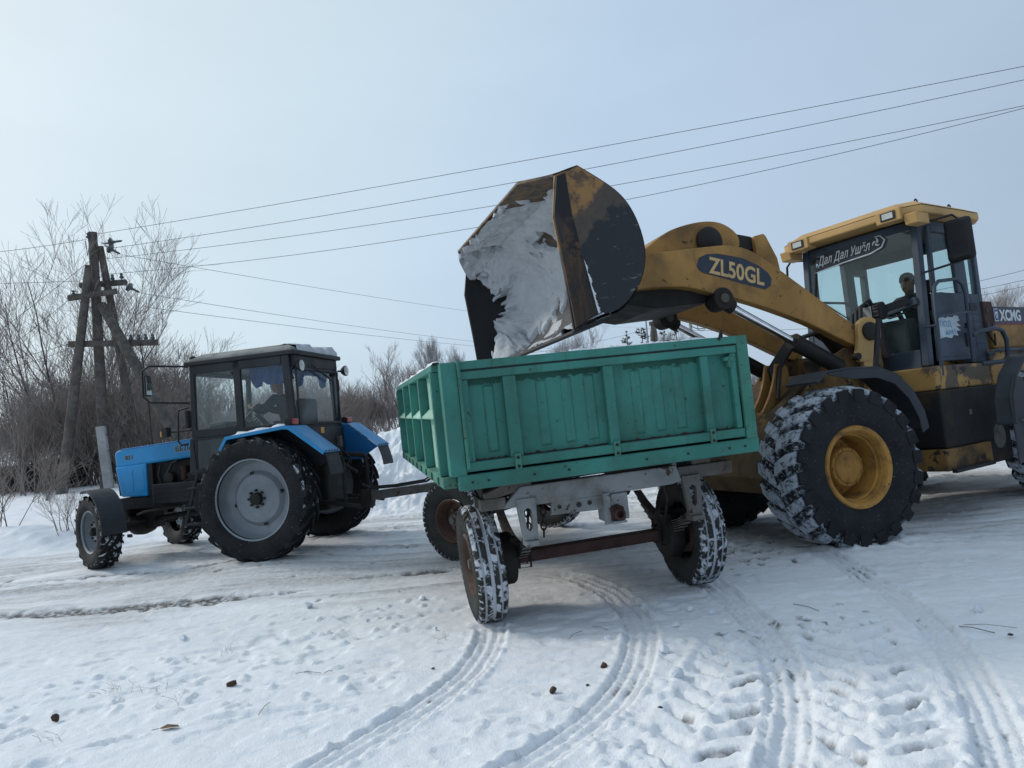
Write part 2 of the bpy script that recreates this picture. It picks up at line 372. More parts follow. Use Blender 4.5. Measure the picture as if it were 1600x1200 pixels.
def lettering(s, mat, parent, o, ex, ey, width, height, bold=0.0, shear=0.0, name='lettering'):
    v, f = text_mb(s, bold, shear, 0.0)
    v[:, 0] -= v[:, 0].min(); v[:, 1] -= v[:, 1].min()
    v[:, 0] *= width / v[:, 0].max(); v[:, 1] *= height / v[:, 1].max()
    ex, ey, o = np.array(ex, float), np.array(ey, float), np.array(o, float)
    ex /= np.linalg.norm(ex)
    ey = ey / np.linalg.norm(ey)
    P = o + v[:, :1] * ex + v[:, 1:2] * ey
    mb = MB(); mb.add(P, f)
    return obj(name, mb, mat, parent)

# ------------------------------------------------------------------ tyres and wheels
def tyre_mb(R, w, rr, style, nl, lug=0.03, sweep=0.0, n=72):
    """tyre turned round the Y axis, with separate raised lugs; third list marks lug tops"""
    mb = MB(); h = w / 2; base = R - lug
    prof = [(rr, -h * .62), (rr + .02, -h * .78), (rr + (R - rr) * .35, -h * 1.0), (rr + (R - rr) * .62, -h * 1.02), (R - (R - rr) * .2, -h * .94),
            (base - .012, -h * .82), (base, -h * .6), (base + .004, -h * .3), (base + .006, 0)]
    if style == 'ribs':
        g = 0.016
        prof = prof[:6] + [(R - .006, -h * .74), (R - .002, -h * .62), (R - g, -h * .60), (R - g, -h * .50), (R, -h * .48), (R, -h * .12), (R - g, -h * .10), (R - g, 0)]
    prof = prof + [(r, -y) for r, y in prof[::-1] if y < 0]
    mb.lathe(prof, n=n)
    tr = [0.0] * len(mb.v)
    if style == 'ribs':
        tr = [(1.0 if (math.hypot(p[0], p[2]) > R - .009 and abs(p[1]) < h * .8) else -1.2 if abs(p[1]) < h * .8 else 0.0) for p in mb.v]
    def lug_strip(path, wd, top):
        # path: list of (angle, y, r_base, r_top) ; half width wd in metres along the circumference
        k0 = len(mb.v); vs, fs = [], []
        for (a, y, rb, rt_) in path:
            da = wd / R
            for aa, r_ in ((a - da * 1.15, rb), (a - da * .82, rt_), (a + da * .82, rt_), (a + da * 1.15, rb)):
                vs.append((r_ * math.cos(aa), y, r_ * math.sin(aa)))
        m = len(path)
        for i in range(m - 1):
            for j in range(3): fs.append((i * 4 + j, i * 4 + j + 1, (i + 1) * 4 + j + 1, (i + 1) * 4 + j))
        fs += [(0, 1, 2, 3), tuple(reversed(range((m - 1) * 4, m * 4)))]
        mb.add(vs, fs); tr.extend([0.0, 1.0, 1.0, 0.0] * m)
    for i in range(nl):
        for sd in (-1, 1):
            a0 = 2 * math.pi * (i + (0.5 if sd > 0 else 0)) / nl
            if style == 'ag':
                path = []
                for q in (0.0, .25, .5, .75, 1.0, 1.16):
                    y = sd * h * (0.02 + .98 * min(q, 1.0)); drop = 0.0 if q <= .6 else (q - .6) * .05
                    rt_ = R - drop - (0.05 if q > 1.1 else 0); path.append((a0 + sweep * min(q, 1.05), y * (1.0 if q < 1.1 else 1.02), base - .03 - drop, rt_))
                lug_strip(path, 0.022 if R < .65 else 0.03, 1)
            elif style == 'rock':
                path = []
                for q in (0.04, .3, .6, .9, 1.06, 1.12):
                    y = sd * h * min(q, 1.03); drop = 0 if q < .6 else (q - .6) * .10
                    path.append((a0 + sweep * (q - .2 * q * q) + NR.normal(0, .004), y, base - .05 - drop * 1.5, R - drop - (0.03 if q > 1.1 else 0)))
                lug_strip(path, 0.066 + 0.01 * NR.random(), 1)
            elif style == 'ribs':
                path = [(a0, sd * h * q, base - .02 - d, R - d) for q, d in ((.72, 0), (.84, .006), (.95, .022), (1.03, .055))]
                lug_strip(path, 0.026, 1)
    mb.t = tr
    return mb
def wheel(parent, name, loc, tyre_me, rim_me, rot=(0, 0, 0), extra=None, flip=False):
    w = empty(name, loc, rot, parent)
    r2 = (0, 0, math.pi) if flip else (0, 0, 0)
    obj('tyre', tyre_me, None, w, rot=(0, rng.random() * 6, 0))
    obj('rim', rim_me, None, w, rot=r2)
    if extra: obj('hub', extra, None, w, rot=r2)
    return w
# ------------------------------------------------------------------ vehicle poses (used by the ground under the wheels too)
def pose(x, y, z, head, roll=0.0, pitch=0.0):
    return Matrix.Translation((x, y, z)) @ Matrix.Rotation(rad(head), 4, 'Z') @ Matrix.Rotation(pitch, 4, 'Y') @ Matrix.Rotation(roll, 4, 'X')
P_TRL = pose(.55, 6.284, 0, 103, -.017)
P_LDR = pose(2.93, 8.28, 0, 198.5, .045)
P_TRC = pose(-3.126, 9.90, .087, 168.4, .029, .01)
REAR = Matrix.Translation((-1.6, 0, 0)) @ Matrix.Rotation(rad(14.5), 4, 'Z') @ Matrix.Translation((1.6, 0, 0))
STEER = Matrix.Translation((3.04, .05, 0)) @ Matrix.Rotation(rad(39), 4, 'Z')
contacts = []
for sy in (1, -1):
    contacts.append(P_TRL @ Vector((0, sy * .97, 0)))
    contacts.append(P_TRL @ STEER @ Vector((0, sy * .97, 0)))
    contacts.append(P_LDR @ Vector((0, sy * 1.08, 0)))
    contacts.append(P_LDR @ REAR @ Vector((-3.15, sy * 1.08, 0)))
    contacts.append(P_TRC @ Vector((0, sy * .94, 0)))
    contacts.append(P_TRC @ Vector((2.47, sy * .84, 0)))
CP = np.array([c[:] for c in contacts])
_s2 = 2 * .75 ** 2
_K = np.exp(-((CP[:, None, 0] - CP[None, :, 0]) ** 2 + (CP[:, None, 1] - CP[None, :, 1]) ** 2) / _s2)
_W = np.linalg.solve(_K + 0.02 * np.eye(len(CP)), CP[:, 2] + 0.012)

# ------------------------------------------------------------------ ground
_T = NR.random((256, 256))
def vnoise(x, y):
    xi = np.floor(x).astype(int); yi = np.floor(y).astype(int); fx = x - xi; fy = y - yi
    u = fx * fx * fx * (fx * (fx * 6 - 15) + 10); v = fy * fy * fy * (fy * (fy * 6 - 15) + 10)
    g = lambda a, b: _T[a & 255, b & 255]
    return (g(xi, yi) * (1 - u) + g(xi + 1, yi) * u) * (1 - v) + (g(xi, yi + 1) * (1 - u) + g(xi + 1, yi + 1) * u) * v - .5
def fbm(x, y, o=4, gain=.5, off=0.0):
    s = 0; a = 1
    for i in range(o):
        s = s + a * vnoise(x * 2 ** i + off + 17.3 * i, y * 2 ** i + off * 1.7 + 9.1 * i); a *= gain
    return s
def sstep(a, b, x):
    t = np.clip((x - a) / (b - a), 0, 1); return t * t * (3 - 2 * t)
RA = rad(-1.0); rc, rs_ = math.cos(RA), math.sin(RA)           # the way the road runs
def far_edge(x): return np.interp(x, [-40, -14, -8, -5, -2, 0, 4, 9, 40], [11.0, 11.6, 12.0, 12.4, 13.0, 13.6, 13.8, 13.6, 15])
def base_h(x, y):
    """large shape of the land"""
    fe = far_edge(x)
    wob = .35 * vnoise(x * .6 + 5, y * 0 + 3.3)
    z = .33 * sstep(0.0, 4.5, y - fe - wob) + .12 * sstep(0, 1.1, y - fe - wob)
    z = z + .35 * sstep(18, 60, y)
    z = z + np.clip(y - 18, 0, 30) * .006 * vnoise(x * .12, y * .12) * 2
    for (cx, cy, h, sx, sy) in ((-2.1, 16.6, 1.0, 1.3, 1.3), (-.5, 16.4, .8, 1.3, 1.2), (-3.7, 15.4, .55, 1.3, .9), (-1.8, 14.8, .55, 2.2, .9), (-2.9, 13.9, .18, 1.2, .5), (-6.8, 13.3, .16, 1.6, .8), (-9.4, 12.6, .22, 1.1, .7),
                                (4.6, 14.6, .3, 2.5, .9), (8.5, 14.4, .3, 2.0, .9), (1.2, 15.4, .3, 1.5, .8)):
        z = z + h * np.exp(-((x - cx) / sx) ** 2 - ((y - cy) / sy) ** 2)
    m = np.exp(-((y - 9) / 6.0) ** 4)
    rbf = 0
    for k in range(len(CP)): rbf = rbf + _W[k] * np.exp(-((x - CP[k, 0]) ** 2 + (y - CP[k, 1]) ** 2) / _s2)
    return z + rbf * m
def hz(x, y): return float(base_h(np.array([float(x)]), np.array([float(y)]))[0])

def path_from_px(pts): return [gnd(*p)[:2] for p in pts]
TRACKS = [  # (kind, half width, points on the ground)
    ('rib', .115, path_from_px([(768, 966), (768, 990), (760, 1012), (738, 1045), (696, 1082), (632, 1122), (560, 1163), (490, 1203), (420, 1240)])),
    ('rib', .115, path_from_px([(840, 895), (900, 902), (955, 925), (990, 958), (1003, 990), (997, 1030), (975, 1075), (930, 1122), (870, 1165), (800, 1207), (740, 1245)])),
    ('rib', .115, path_from_px([(1096, 905), (1130, 930), (1170, 962), (1203, 1000), (1224, 1045), (1234, 1090), (1232, 1140), (1222, 1200), (1215, 1240)])),
    ('rib', .105, path_from_px([(1270, 868), (1330, 892), (1400, 932), (1455, 975), (1502, 1030), (1535, 1090), (1560, 1150), (1580, 1215)])),
    ('chev', .25, path_from_px([(1172, 985), (1158, 1020), (1140, 1060), (1122, 1105), (1098, 1150), (1070, 1200), (1045, 1250)])),
    ('chev', .28, path_from_px([(1300, 960), (1335, 1010), (1355, 1060), (1370, 1110), (1378, 1160), (1382, 1215)])),
    ('plain', .13, path_from_px([(-60, 968), (0, 964), (100, 957), (190, 951), (280, 944), (375, 936), (480, 922)])),
    ('plain', .05, path_from_px([(-40, 924), (0, 920), (120, 911), (250, 900), (350, 890), (450, 880), (560, 871), (680, 862)])),
    ('plain', .07, path_from_px([(560, 905), (640, 897), (720, 890)])),
    ('plain', .05, path_from_px([(1180, 868), (1260, 862), (1340, 866)])),
    ('chev', .20, path_from_px([(-40, 935), (120, 915), (300, 893), (480, 872), (620, 853), (760, 838)])),
    ('chev', .22, path_from_px([(-40, 905), (160, 884), (330, 860), (480, 848), (640, 830)])),
]
def densify(P, n=90):
    P = np.array(P, float); d = np.r_[0, np.cumsum(np.hypot(*np.diff(P, axis=0).T))]
    s = np.linspace(0, d[-1], n)
    def sm(c):
        q = np.interp(s, d, c)
        for _ in range(6): q[1:-1] = (q[:-2] + 2 * q[1:-1] + q[2:]) / 4
        return q
    return np.c_[sm(P[:, 0]), sm(P[:, 1])], s

def axis_vals(lo, segs, hi):
    """fine steps inside, steps growing outwards"""
    v = []
    for a, b, st in segs: v += list(np.arange(a, b, st))
    v.append(segs[-1][1])
    st = segs[-1][2]; x = v[-1]
    while x < hi: st *= 1.10; x += st; v.append(min(x, hi))
    st = segs[0][2]; x = v[0]; pre = []
    while x > lo: st *= 1.10; x -= st; pre.append(max(x, lo))
    return np.array(pre[::-1] + v)
gx = axis_vals(-900, [(-9, -4.5, .045), (-4.5, 5.6, .0215), (5.6, 8.5, .045)], 900)
gy = axis_vals(-60, [(3.1, 6.6, .0175), (6.6, 9.6, .03), (9.6, 14.0, .055), (14.0, 21, .10)], 1500)
X, Y = np.meshgrid(gx, gy); X = X.ravel(); Y = Y.ravel()
Z = base_h(X, Y); Zb = Z.copy()
u = X * rc + Y * rs_; v = -X * rs_ + Y * rc
fe = far_edge(X)
road = sstep(6.4, 7.6, Y + .5 * vnoise(X * .7, Y * .7)) * (1 - sstep(-.5, .3, Y - fe + .5 * vnoise(X * .8 + 3, Y * .8)))
near = 1 - sstep(11, 30, Y)
verge = (1 - road)
# lumps: trodden fresh snow near the camera, long ruts on the road, ploughed lumps at the banks
n_lump = fbm(X * 1.3, Y * 2.2, 5, .55)
foot = np.zeros_like(Z)
for (px, py, L_, W_, an, dp) in ((745, 1083, .16, .05, 8, .022), (500, 1108, .20, .05, 6, .018), (360, 1120, .18, .05, 4, .018), (175, 1160, .17, .045, 14, .026), (70, 1190, .10, .06, 0, .022), (480, 1140, .12, .05, 8, .012),
                                (735, 1125, .11, .05, -6, .020), (250, 1075, .34, .04, 11, .012), (300, 1055, .30, .035, 11, .012), (790, 1110, .14, .05, 4, .015), (640, 1050, .12, .04, 8, .014), (560, 1068, .10, .04, 5, .012), (90, 1095, .16, .05, 10, .016),
                                (895, 1090, .10, .05, 0, .02), (845, 1085, .06, .05, 0, .022), (950, 1140, .10, .05, 0, .018), (990, 1170, .09, .06, -20, .024), (700, 1015, .12, .05, 6, .014), (1020, 1090, .14, .04, 4, .014), (1440, 1120, .12, .06, 20, .02)):
    g_ = gnd(px, py); a_ = rad(an); dx, dy = X - g_.x, Y - g_.y; uu = (dx * math.cos(a_) + dy * math.sin(a_)) / L_; ww = (-dx * math.sin(a_) + dy * math.cos(a_)) / W_
    r_ = np.sqrt(uu * uu + ww * ww * (1.6 if True else 1)); foot = foot - dp * (1 - sstep(.55, 1.0, r_)) * (.6 + .4 * (ww > -.2)) + dp * .45 * np.exp(-((r_ - 1.15) / .16) ** 2)
n_grit = fbm(X * 21, Y * 26, 2, .6, 61)
n_streak = fbm(u * 1.1 + .5 * n_lump, v * 5.5, 4, .6, 47)
n_fine = fbm(X * 7, Y * 9, 4, .6, 40)
n_rut = fbm(u * .35, v * 3.4, 5, .58, 11)
n_rut2 = fbm(u * 1.6, v * 9.0, 3, .6, 23)
Z += near * verge * (1 - sstep(11, 13, Y)) * (.015 * n_lump + .014 * n_streak + .007 * n_fine + .006 * n_grit) + foot
Z += road * (.030 * n_rut + .014 * n_rut2 + .010 * n_fine)
bank = sstep(-.9, .8, Y - fe) * (1 - sstep(4, 9, Y - fe))
Z += bank * (.10 * np.abs(fbm(X * 1.1, Y * 1.4, 4, .55, 70)) * 1.2 + .10 * fbm(X * 3.2, Y * 3.2, 5, .62, 31) + .03 * n_fine) * (.55 + .9 * sstep(-5.5, -3.0, X))
Z += sstep(25, 60, Y) * .25 * fbm(X * .05, Y * .05, 3)
# scattered footprints and wind scallops
fp = fbm(X * 2.6 + .6 * n_lump, Y * 5.0, 2, .5, 90)
Z -= near * verge * (1 - sstep(8, 10, Y)) * .016 * sstep(.26, .34, fp)
crumb = fbm(X * 11, Y * 14, 2, .5, 55)
crmask = sstep(-.05, .25, fbm(X * .6 + 9, Y * .8, 2)) * near
Z += crmask * .022 * sstep(.28, .46, crumb) * (1 - sstep(13, 15, Y))
loadz = np.exp(-((X - 1.25) / 1.0) ** 2 - ((Y - 4.3) / .95) ** 2) + .9 * np.exp(-((X - 2.4) / 1.0) ** 2 - ((Y - 4.4) / 1.2) ** 2)
loadz = np.clip(loadz, 0, 1)
Z += loadz * (.010 * fbm(X * 4.2, Y * 4.2, 4, .6, 66) + .016 * fbm(X * 15, Y * 15, 3, .6, 6))
heap = np.exp(-((X - 3.6) / 1.0) ** 2 - ((Y - 7.1) / .35) ** 2)
Z += heap * (.05 + .06 * fbm(X * 5, Y * 5, 4, .6, 12))
dirt = road * np.clip(.50 + .75 * n_rut + .35 * n_rut2 + .25 * fbm(X * .5, Y * .6, 3, .5, 77), 0, 1)
dirt = np.clip(dirt + road * .35 * sstep(.10, .30, fbm(u * .5, v * 8.0, 3, .6, 131)), 0, 1)
dirt = np.maximum(dirt, (1 - sstep(.0, .9, np.abs(Y - 6.5))) * .18 * (Y > 5))
dirt *= (1 - .8 * sstep(-1.2, .2, Y - fe))
bare = np.zeros_like(Z)
NZ1 = fbm(X * 9, Y * 9, 3, .6, 5)
for kind, hw, P in TRACKS:
    Q, S_ = densify(P)
    lo, hi = Q.min(0) - .5, Q.max(0) + .5
    idx = np.where((X > lo[0]) & (X < hi[0]) & (Y > lo[1]) & (Y < hi[1]))[0]
    if not len(idx): continue
    best = np.full(len(idx), 9e9); D = np.zeros(len(idx)); S2 = np.zeros(len(idx))
    px_, py_ = X[idx], Y[idx]
    for i in range(len(Q) - 1):
        ax, ay = Q[i]; dx, dy = Q[i + 1] - Q[i]; L2 = dx * dx + dy * dy
        if L2 < 1e-10: continue
        t = np.clip(((px_ - ax) * dx + (py_ - ay) * dy) / L2, 0, 1)
        ex, ey = px_ - ax - t * dx, py_ - ay - t * dy; d2 = ex * ex + ey * ey
        k = d2 < best; best[k] = d2[k]
        side = np.sign(dx * ey - dy * ex)
        D[k] = (np.sqrt(d2) * side)[k]; S2[k] = (S_[i] + t * math.sqrt(L2))[k]
    a = np.abs(D); nz = NZ1[idx]; ends = sstep(0, .35, S2) * 1.0
    if kind == 'rib':
        ins = 1 - sstep(hw - .012, hw + .012, a)
        prof = -.014 - .022 * (.5 + .5 * np.cos(2 * np.pi * D / (hw * 2 / 3.0) + math.pi)) - .004 * (np.mod(S2, .07) < .022)
        rim = .010 * np.exp(-((a - hw - .028) / .02) ** 2) * (1 + 1.6 * nz)
        w8 = .85 * ins * ends; Z[idx] = Z[idx] * (1 - w8) + (Zb[idx] + .004) * w8 + ends * (ins * (prof + .010 * nz + .010 * n_grit[idx]) + rim * (1 + 1.5 * n_grit[idx]))
        gv = .5 + .5 * np.cos(2 * np.pi * D / (hw * 2 / 3.0) + math.pi); bare[idx] = np.maximum(bare[idx], ends * ins * sstep(.55, .95, gv) * sstep(.12, .30, vnoise(S2 * 1.7 + hw * 900 + Q[0, 0], S2 * 0 + 2.5) + .5 * nz) * .85)
        dirt[idx] = np.maximum(dirt[idx], ins * ends * .07)
    elif kind == 'chev':
        ins = 1 - sstep(hw - .02, hw + .03, a)
        ph = np.mod((S2 + a * .75 + (D > 0) * .11 + .02 * nz) / .22, 1)
        lug = sstep(.04, .12, ph) * (1 - sstep(.36, .46, ph)) * sstep(.02, .05, a)
        k_ = 1.0 if Q[:, 1].max() < 6.6 else .5
        Z[idx] += k_ * ends * (ins * (-.036 * lug + .012 + .006 * nz) + .016 * np.exp(-((a - hw - .05) / .04) ** 2) * (1 + 2 * nz))
        bare[idx] = np.maximum(bare[idx], k_ * ins * lug * sstep(.16, .30, nz) * .8)
    else:
        w_ = hw * (.70 + .9 * nz + .9 * vnoise(S2 * 1.1, S2 * 0 + hw * 70)) * (1 - .8 * sstep(.75, 1, S2 / S_[-1])); ins = 1 - sstep(w_ * .6, w_ * 1.2, a)
        Z[idx] -= ins * .03
        bare[idx] = np.maximum(bare[idx], ins * (.95 if kind == 'plain' else .4))
me = bpy.data.meshes.new('snowy_ground')
nx, ny = len(gx), len(gy)
I = (np.arange(ny - 1)[:, None] * nx + np.arange(nx - 1)[None, :]).ravel()
F = np.stack([I, I + 1, I + nx + 1, I + nx], 1).astype(np.int32)
me.vertices.add(nx * ny); me.vertices.foreach_set('co', np.stack([X, Y, Z], 1).astype(np.float32).ravel())
me.loops.add(F.size); me.loops.foreach_set('vertex_index', F.ravel())
me.polygons.add(len(F)); me.polygons.foreach_set('loop_start', np.arange(0, F.size, 4, dtype=np.int32)); 
me.polygons.foreach_set('use_smooth', np.ones(len(F), bool))
me.update(); me.validate()
for nm, arr in (('dirt', dirt), ('bare', bare)):
    at = me.attributes.new(nm, 'FLOAT', 'POINT'); at.data.foreach_set('value', np.clip(arr, 0, 1).astype(np.float32))
m, t, b = nodes_of('snow_ground')
vv = obj_vec(t)
ad = t.nodes.new('ShaderNodeAttribute'); ad.attribute_name = 'dirt'
ab = t.nodes.new('ShaderNodeAttribute'); ab.attribute_name = 'bare'
nA = tex_noise(t, vv, 1.1, 6, .65); nB = tex_noise(t, vv, 16, 6, .7); nC = tex_noise(t, vv, 70, 4, .7)
c = mixc(t, mrange(t, nA, .3, .7), (.80, .83, .875), (.86, .87, .885))
c = mixc(t, mth(t, 'MULTIPLY', ad.outputs['Fac'], mrange(t, nB, .25, .7, .35, 1.0)), c, (.36, .355, .35))
spk = mth(t, 'MULTIPLY', mrange(t, nC, .70, .76), mrange(t, ad.outputs['Fac'], .12, .5, 0, .5))
c = mixc(t, spk, c, (.14, .12, .10))
c = mixc(t, mth(t, 'MULTIPLY', ab.outputs['Fac'], mrange(t, nB, .30, .55)), c, (.085, .08, .075))
t.links.new(c, b.inputs['Base Color']); b.inputs['Roughness'].default_value = .9; b.inputs['Specular IOR Level'].default_value = .12
hh = mth(t, 'ADD', mth(t, 'MULTIPLY', nB, .7), mth(t, 'MULTIPLY', nC, .45))
bump(t, b, hh, .7, .022)
me.materials.append(m)
ground = bpy.data.objects.new('snowy_ground', me); COL.objects.link(ground); ground['kind'] = 'structure'

# ------------------------------------------------------------------ trees and shrubs
def branch_set(R, mbs, p, d, L, r, lvl, maxl, spread, upb, segs=5, kids=(3, 6), n=None, minr=.004, shrink=.62):
    """recursive bare branch; mbs[level] collects tubes"""
    pts = [Vector(p)]; d = Vector(d).normalized(); rr = [r]; st = L / segs
    for i in range(segs):
        d = (d + Vector((R.gauss(0, .11), R.gauss(0, .11), R.gauss(0, .07) + upb * .1))).normalized()
        pts.append(pts[-1] + d * st); rr.append(max(minr, r * (1 - .78 * (i + 1) / segs)))
    mbs[min(lvl, len(mbs) - 1)].tube(pts, rr, (n or (6, 5, 4, 3, 3))[min(lvl, 4)], cap=False)
    if lvl >= maxl: return
    for k in range(R.randint(*kids)):
        f = R.uniform(.22, .97); i = min(int(f * segs), segs - 1); q = pts[i].lerp(pts[i + 1], f * segs - i)
        dd = (pts[i + 1] - pts[i]).normalized()
        ax = dd.cross(Vector((R.gauss(0, 1), R.gauss(0, 1), R.gauss(0, 1)))).normalized()
        nd = (Matrix.Rotation(R.uniform(.45, 1.0) * spread, 3, ax) @ dd); nd.z += upb * .35
        branch_set(R, mbs, q, nd, L * R.uniform(.5, .8) * shrink / .62 * (1.1 - .55 * f), rr[i] * .62, lvl + 1, maxl, spread, upb, max(3, segs - 1), kids, n, minr, shrink)
def tree_meshes(seed, H, r, maxl=4, spread=.85, upb=.5, kids=(4, 7), stems=1, minr=.0038, first=.8, lean=.1):
    R = random.Random(seed); tr, cr_ = MB(), MB()
    for s in range(stems):
        a = R.uniform(0, 6.28); ln = lean if stems == 1 else R.uniform(.12, .5)
        branch_set(R, [tr, cr_, cr_, cr_, cr_], (R.gauss(0, .1) if stems > 1 else 0, R.gauss(0, .1) if stems > 1 else 0, -.15), (math.cos(a) * ln, math.sin(a) * ln, 1), H * first * (R.uniform(.7, 1) if stems > 1 else 1), r * (R.uniform(.6, 1) if stems > 1 else 1), 0, maxl, spread, upb, 7, kids, None, minr)
    return make_mesh('trunk', tr, BARK, 60, False), make_mesh('crown', cr_, TWIG, None, False)
def plant(name, label, cat, loc, trunk, crown, sc=1.0, rz=0.0, group=None, cmat=None):
    e_ = empty(name, loc, (0, 0, rz)); e_.scale = (sc, sc, sc); tag(e_, label, cat, group)
    a = obj('trunk' if cat == 'tree' else 'stem', trunk, None, e_); c_ = obj('crown' if cat == 'tree' else 'branches', crown, None, e_)
    return e_
def gz(x, y, dz=0.0): return (x, y, hz(x, y) + dz)
# shrub kinds shared by the thicket
SHR = []
for k in range(6):
    R = random.Random(100 + k); a_, b_ = MB(), MB()
    for s in range(9):
        an = R.uniform(0, 6.28); ln = R.uniform(.05, .55)
        branch_set(R, [a_, b_, b_, b_], (R.gauss(0, .22), R.gauss(0, .22), -.1), (math.cos(an) * ln, math.sin(an) * ln, 1), R.uniform(1.7, 3.0), R.uniform(.014, .028), 0, 2, .8, .45, 6, (5, 8), (4, 3, 3, 3), .0042)
    SHR.append((make_mesh('stem', a_, TWIGD if k % 2 else BARK, None, False), make_mesh('branches', b_, (TWIG, TWIGD, TWIGR)[k % 3], None, False)))
def shrub(loc, k, sc, label, group, name='bare_shrub'):
    return plant(name, label, 'shrub', loc, SHR[k][0], SHR[k][1], sc, rng.random() * 6.28, group)
# ------------------------------------------------------------------ utility pole on the left
PB = dep(168, 790, 19.5); 
pole = empty('utility_pole', (PB.x, PB.y, hz(PB.x, PB.y)))
tag(pole, 'old wooden utility pole with leaning timber props and crossbeams behind the tractor bonnet', 'utility pole')
def PL(px, py, d=19.5): return dep(px, py, d) - pole.location
def pole_part(name, p, q, r0, r1, mat=WOODP, n=10, **k):
    mb = MB(); p, q = Vector(p), Vector(q); ts = [0, .25, .5, .75, 1]
    mb.tube([p.lerp(q, t) + Vector((rng.gauss(0, .008), 0, 0)) for t in ts], [r0 + (r1 - r0) * t for t in ts], n)
    return obj(name, mb, mat, pole, smooth=50, **k)
def down(p): return Vector((p.x, p.y, -.25))
bp = PL(166, 770)
pole_part('pole', (bp.x, bp.y, -.3), PL(145, 363), .155, .115)
q = PL(95, 788, 18.9); pole_part('prop', (q.x, q.y, -.25), PL(139, 415, 19.35), .15, .10)
q = PL(229, 760, 20.2); pole_part('prop', (q.x, q.y, -.25), PL(156, 385, 19.6), .13, .09)
q = PL(322, 735, 18.4); pole_part('prop', (q.x, q.y, -.25), PL(159, 476, 19.35), .17, .125, label='thick long slanting prop')
pole_part('crossbeam', PL(107, 466, 19.2), PL(182, 455, 19.4), .085, .08)
pole_part('crossbeam', PL(126, 446, 19.8), PL(196, 441, 19.7), .085, .085)
mb = MB(); mb.bar(PL(108, 538, 19.3), PL(246, 535, 19.3), .12, .16); obj('crossarm', mb, WOODP, pole, bev=.01)
mb = MB(); mb.prism([(-.11, -.12), (.11, -.12), (.11, .12), (-.11, .12)], -.3, 1.7, 'z')
obj('concrete_stub', mb, WHITEW, pole, bev=.03, loc=PL(171, 775, 19.2) * 1.0 + Vector((0, 0, 0)) if False else (PL(171, 770, 19.2).x, PL(171, 770, 19.2).y, 0), rot=(0, rad(-3), .3))
mb = MB()
for zz in (1.02, 1.45):
    c_ = Vector((PL(168, 770, 19.3).x, PL(168, 770, 19.3).y, zz)); mb.lathe([(.235, -.012), (.25, 0), (.235, .012)], c_, 'z', 20, True)
obj('wire_binding', mb, WIREM, pole)
for px, py, d in ((205, 531, 19.3), (217, 531, 19.3), (228, 530, 19.3), (239, 530, 19.3), (115, 462, 19.2), (176, 437, 19.6), (190, 435, 19.6), (138, 372, 19.4)):
    mb = MB(); o_ = PL(px, py, d); mb.lathe([(.012, -.1), (.012, .0), (.05, .0), (.055, .05), (.03, .08), (.045, .12), (.02, .15), (0, .155)], o_, 'z', 12); obj('pin_insulator', mb, INSUL, pole, smooth=50)
def strain(p, q):
    p, q = Vector(p), Vector(q); d = (q - p).normalized(); rot = d.to_track_quat('Y', 'Z').to_matrix()
    mb = MB(); mb.lathe([(.012, 0), (.012, .12), (.12, .16), (.13, .19), (.05, .21), (.045, .26), (.03, .3), (.03, .45), (.01, .5)], (0, 0, 0), 'y', 14)
    mb.v = [tuple(p + rot @ Vector(v_)) for v_ in mb.v]; obj('strain_insulator', mb, INSUL, pole, smooth=50)
strain(PL(163, 384), PL(190, 398)); strain(PL(193, 444), PL(220, 458)); strain(PL(163, 380), PL(185, 377))
mb = MB(); mb.tube([PL(160, 380), PL(171, 381)], .012, 6); mb.tube([PL(133, 376), PL(137, 400), PL(141, 372)], .012, 6); obj('bracket', mb, WIREM, pole)
# downlead cable from the crossarm to the ground
mb = MB(); mb.tube([PL(219, 535, 19.2), PL(226, 580, 19.1), PL(233, 640, 19.1), PL(241, 720, 19.1), Vector((PL(245, 770, 19.1).x, PL(245, 770, 19.1).y, -.1))], .014, 6); obj('downlead_cable', mb, HOSE, pole)
# ------------------------------------------------------------------ wires
def wire(label, p, q, sag, r=.0065, group=None, mid=None):
    p, q = Vector(p), Vector(q); mb = MB(); N = 28
    pts = [p.lerp(q, i / N) - Vector((0, 0, sag * 4 * (i / N) * (1 - i / N))) for i in range(N + 1)]
    o0 = pts[0].copy(); mb.tube([x - o0 for x in pts], r, 5)
    o = obj('power_line', mb, WIREM, None, loc=o0); tag(o, label, 'wire', group); return o
UG = 'overhead wires from the pole'
wire('topmost overhead wire running from the pole tip to the upper right', dep(150, 366, 19.4), dep(1700, 84, 13.5), .10)
wire('second overhead wire from the top, passing behind the bucket peak', dep(166, 389, 19.4), dep(1700, 103, 13.5), .22)
wire('third overhead wire, meeting the lowest one above the loader', dep(160, 405, 19.5), dep(1700, 144, 13.5), .30, .0062)
wire('lowest of the four overhead wires rising to the upper right', dep(171, 428, 19.5), dep(1700, 143, 13.6), .52, .0062)
FARP = dep(1021, 508, 95)
wire('upper thin wire dropping from the pole top towards the bucket', dep(190, 398, 19.5), dep(1016, 512, 80), .55, .0062)
wire('middle thin wire dropping from the crossbeam towards the trailer', dep(220, 458, 19.5), dep(1035, 542, 80), .9, .0062)
wire('lower thin wire below the middle one over the tractor cab', dep(230, 480, 19.5), dep(1035, 545, 80), .8, .0062)
wire('wire leaving the pole tip to the upper left edge', dep(135, 374, 19.4), dep(-120, 404, 19), .06)
wire('wire leaving the upper crossbeam level to the left', dep(126, 439, 19.4), dep(-120, 444, 19), .02, .0062)
wire('steep wire from the pole down past the left edge', dep(140, 408, 19.4), dep(-130, 610, 15), .05)
wire('second steep wire on the left below the first', dep(115, 462, 19.2), dep(-130, 650, 15), .06, .0062)
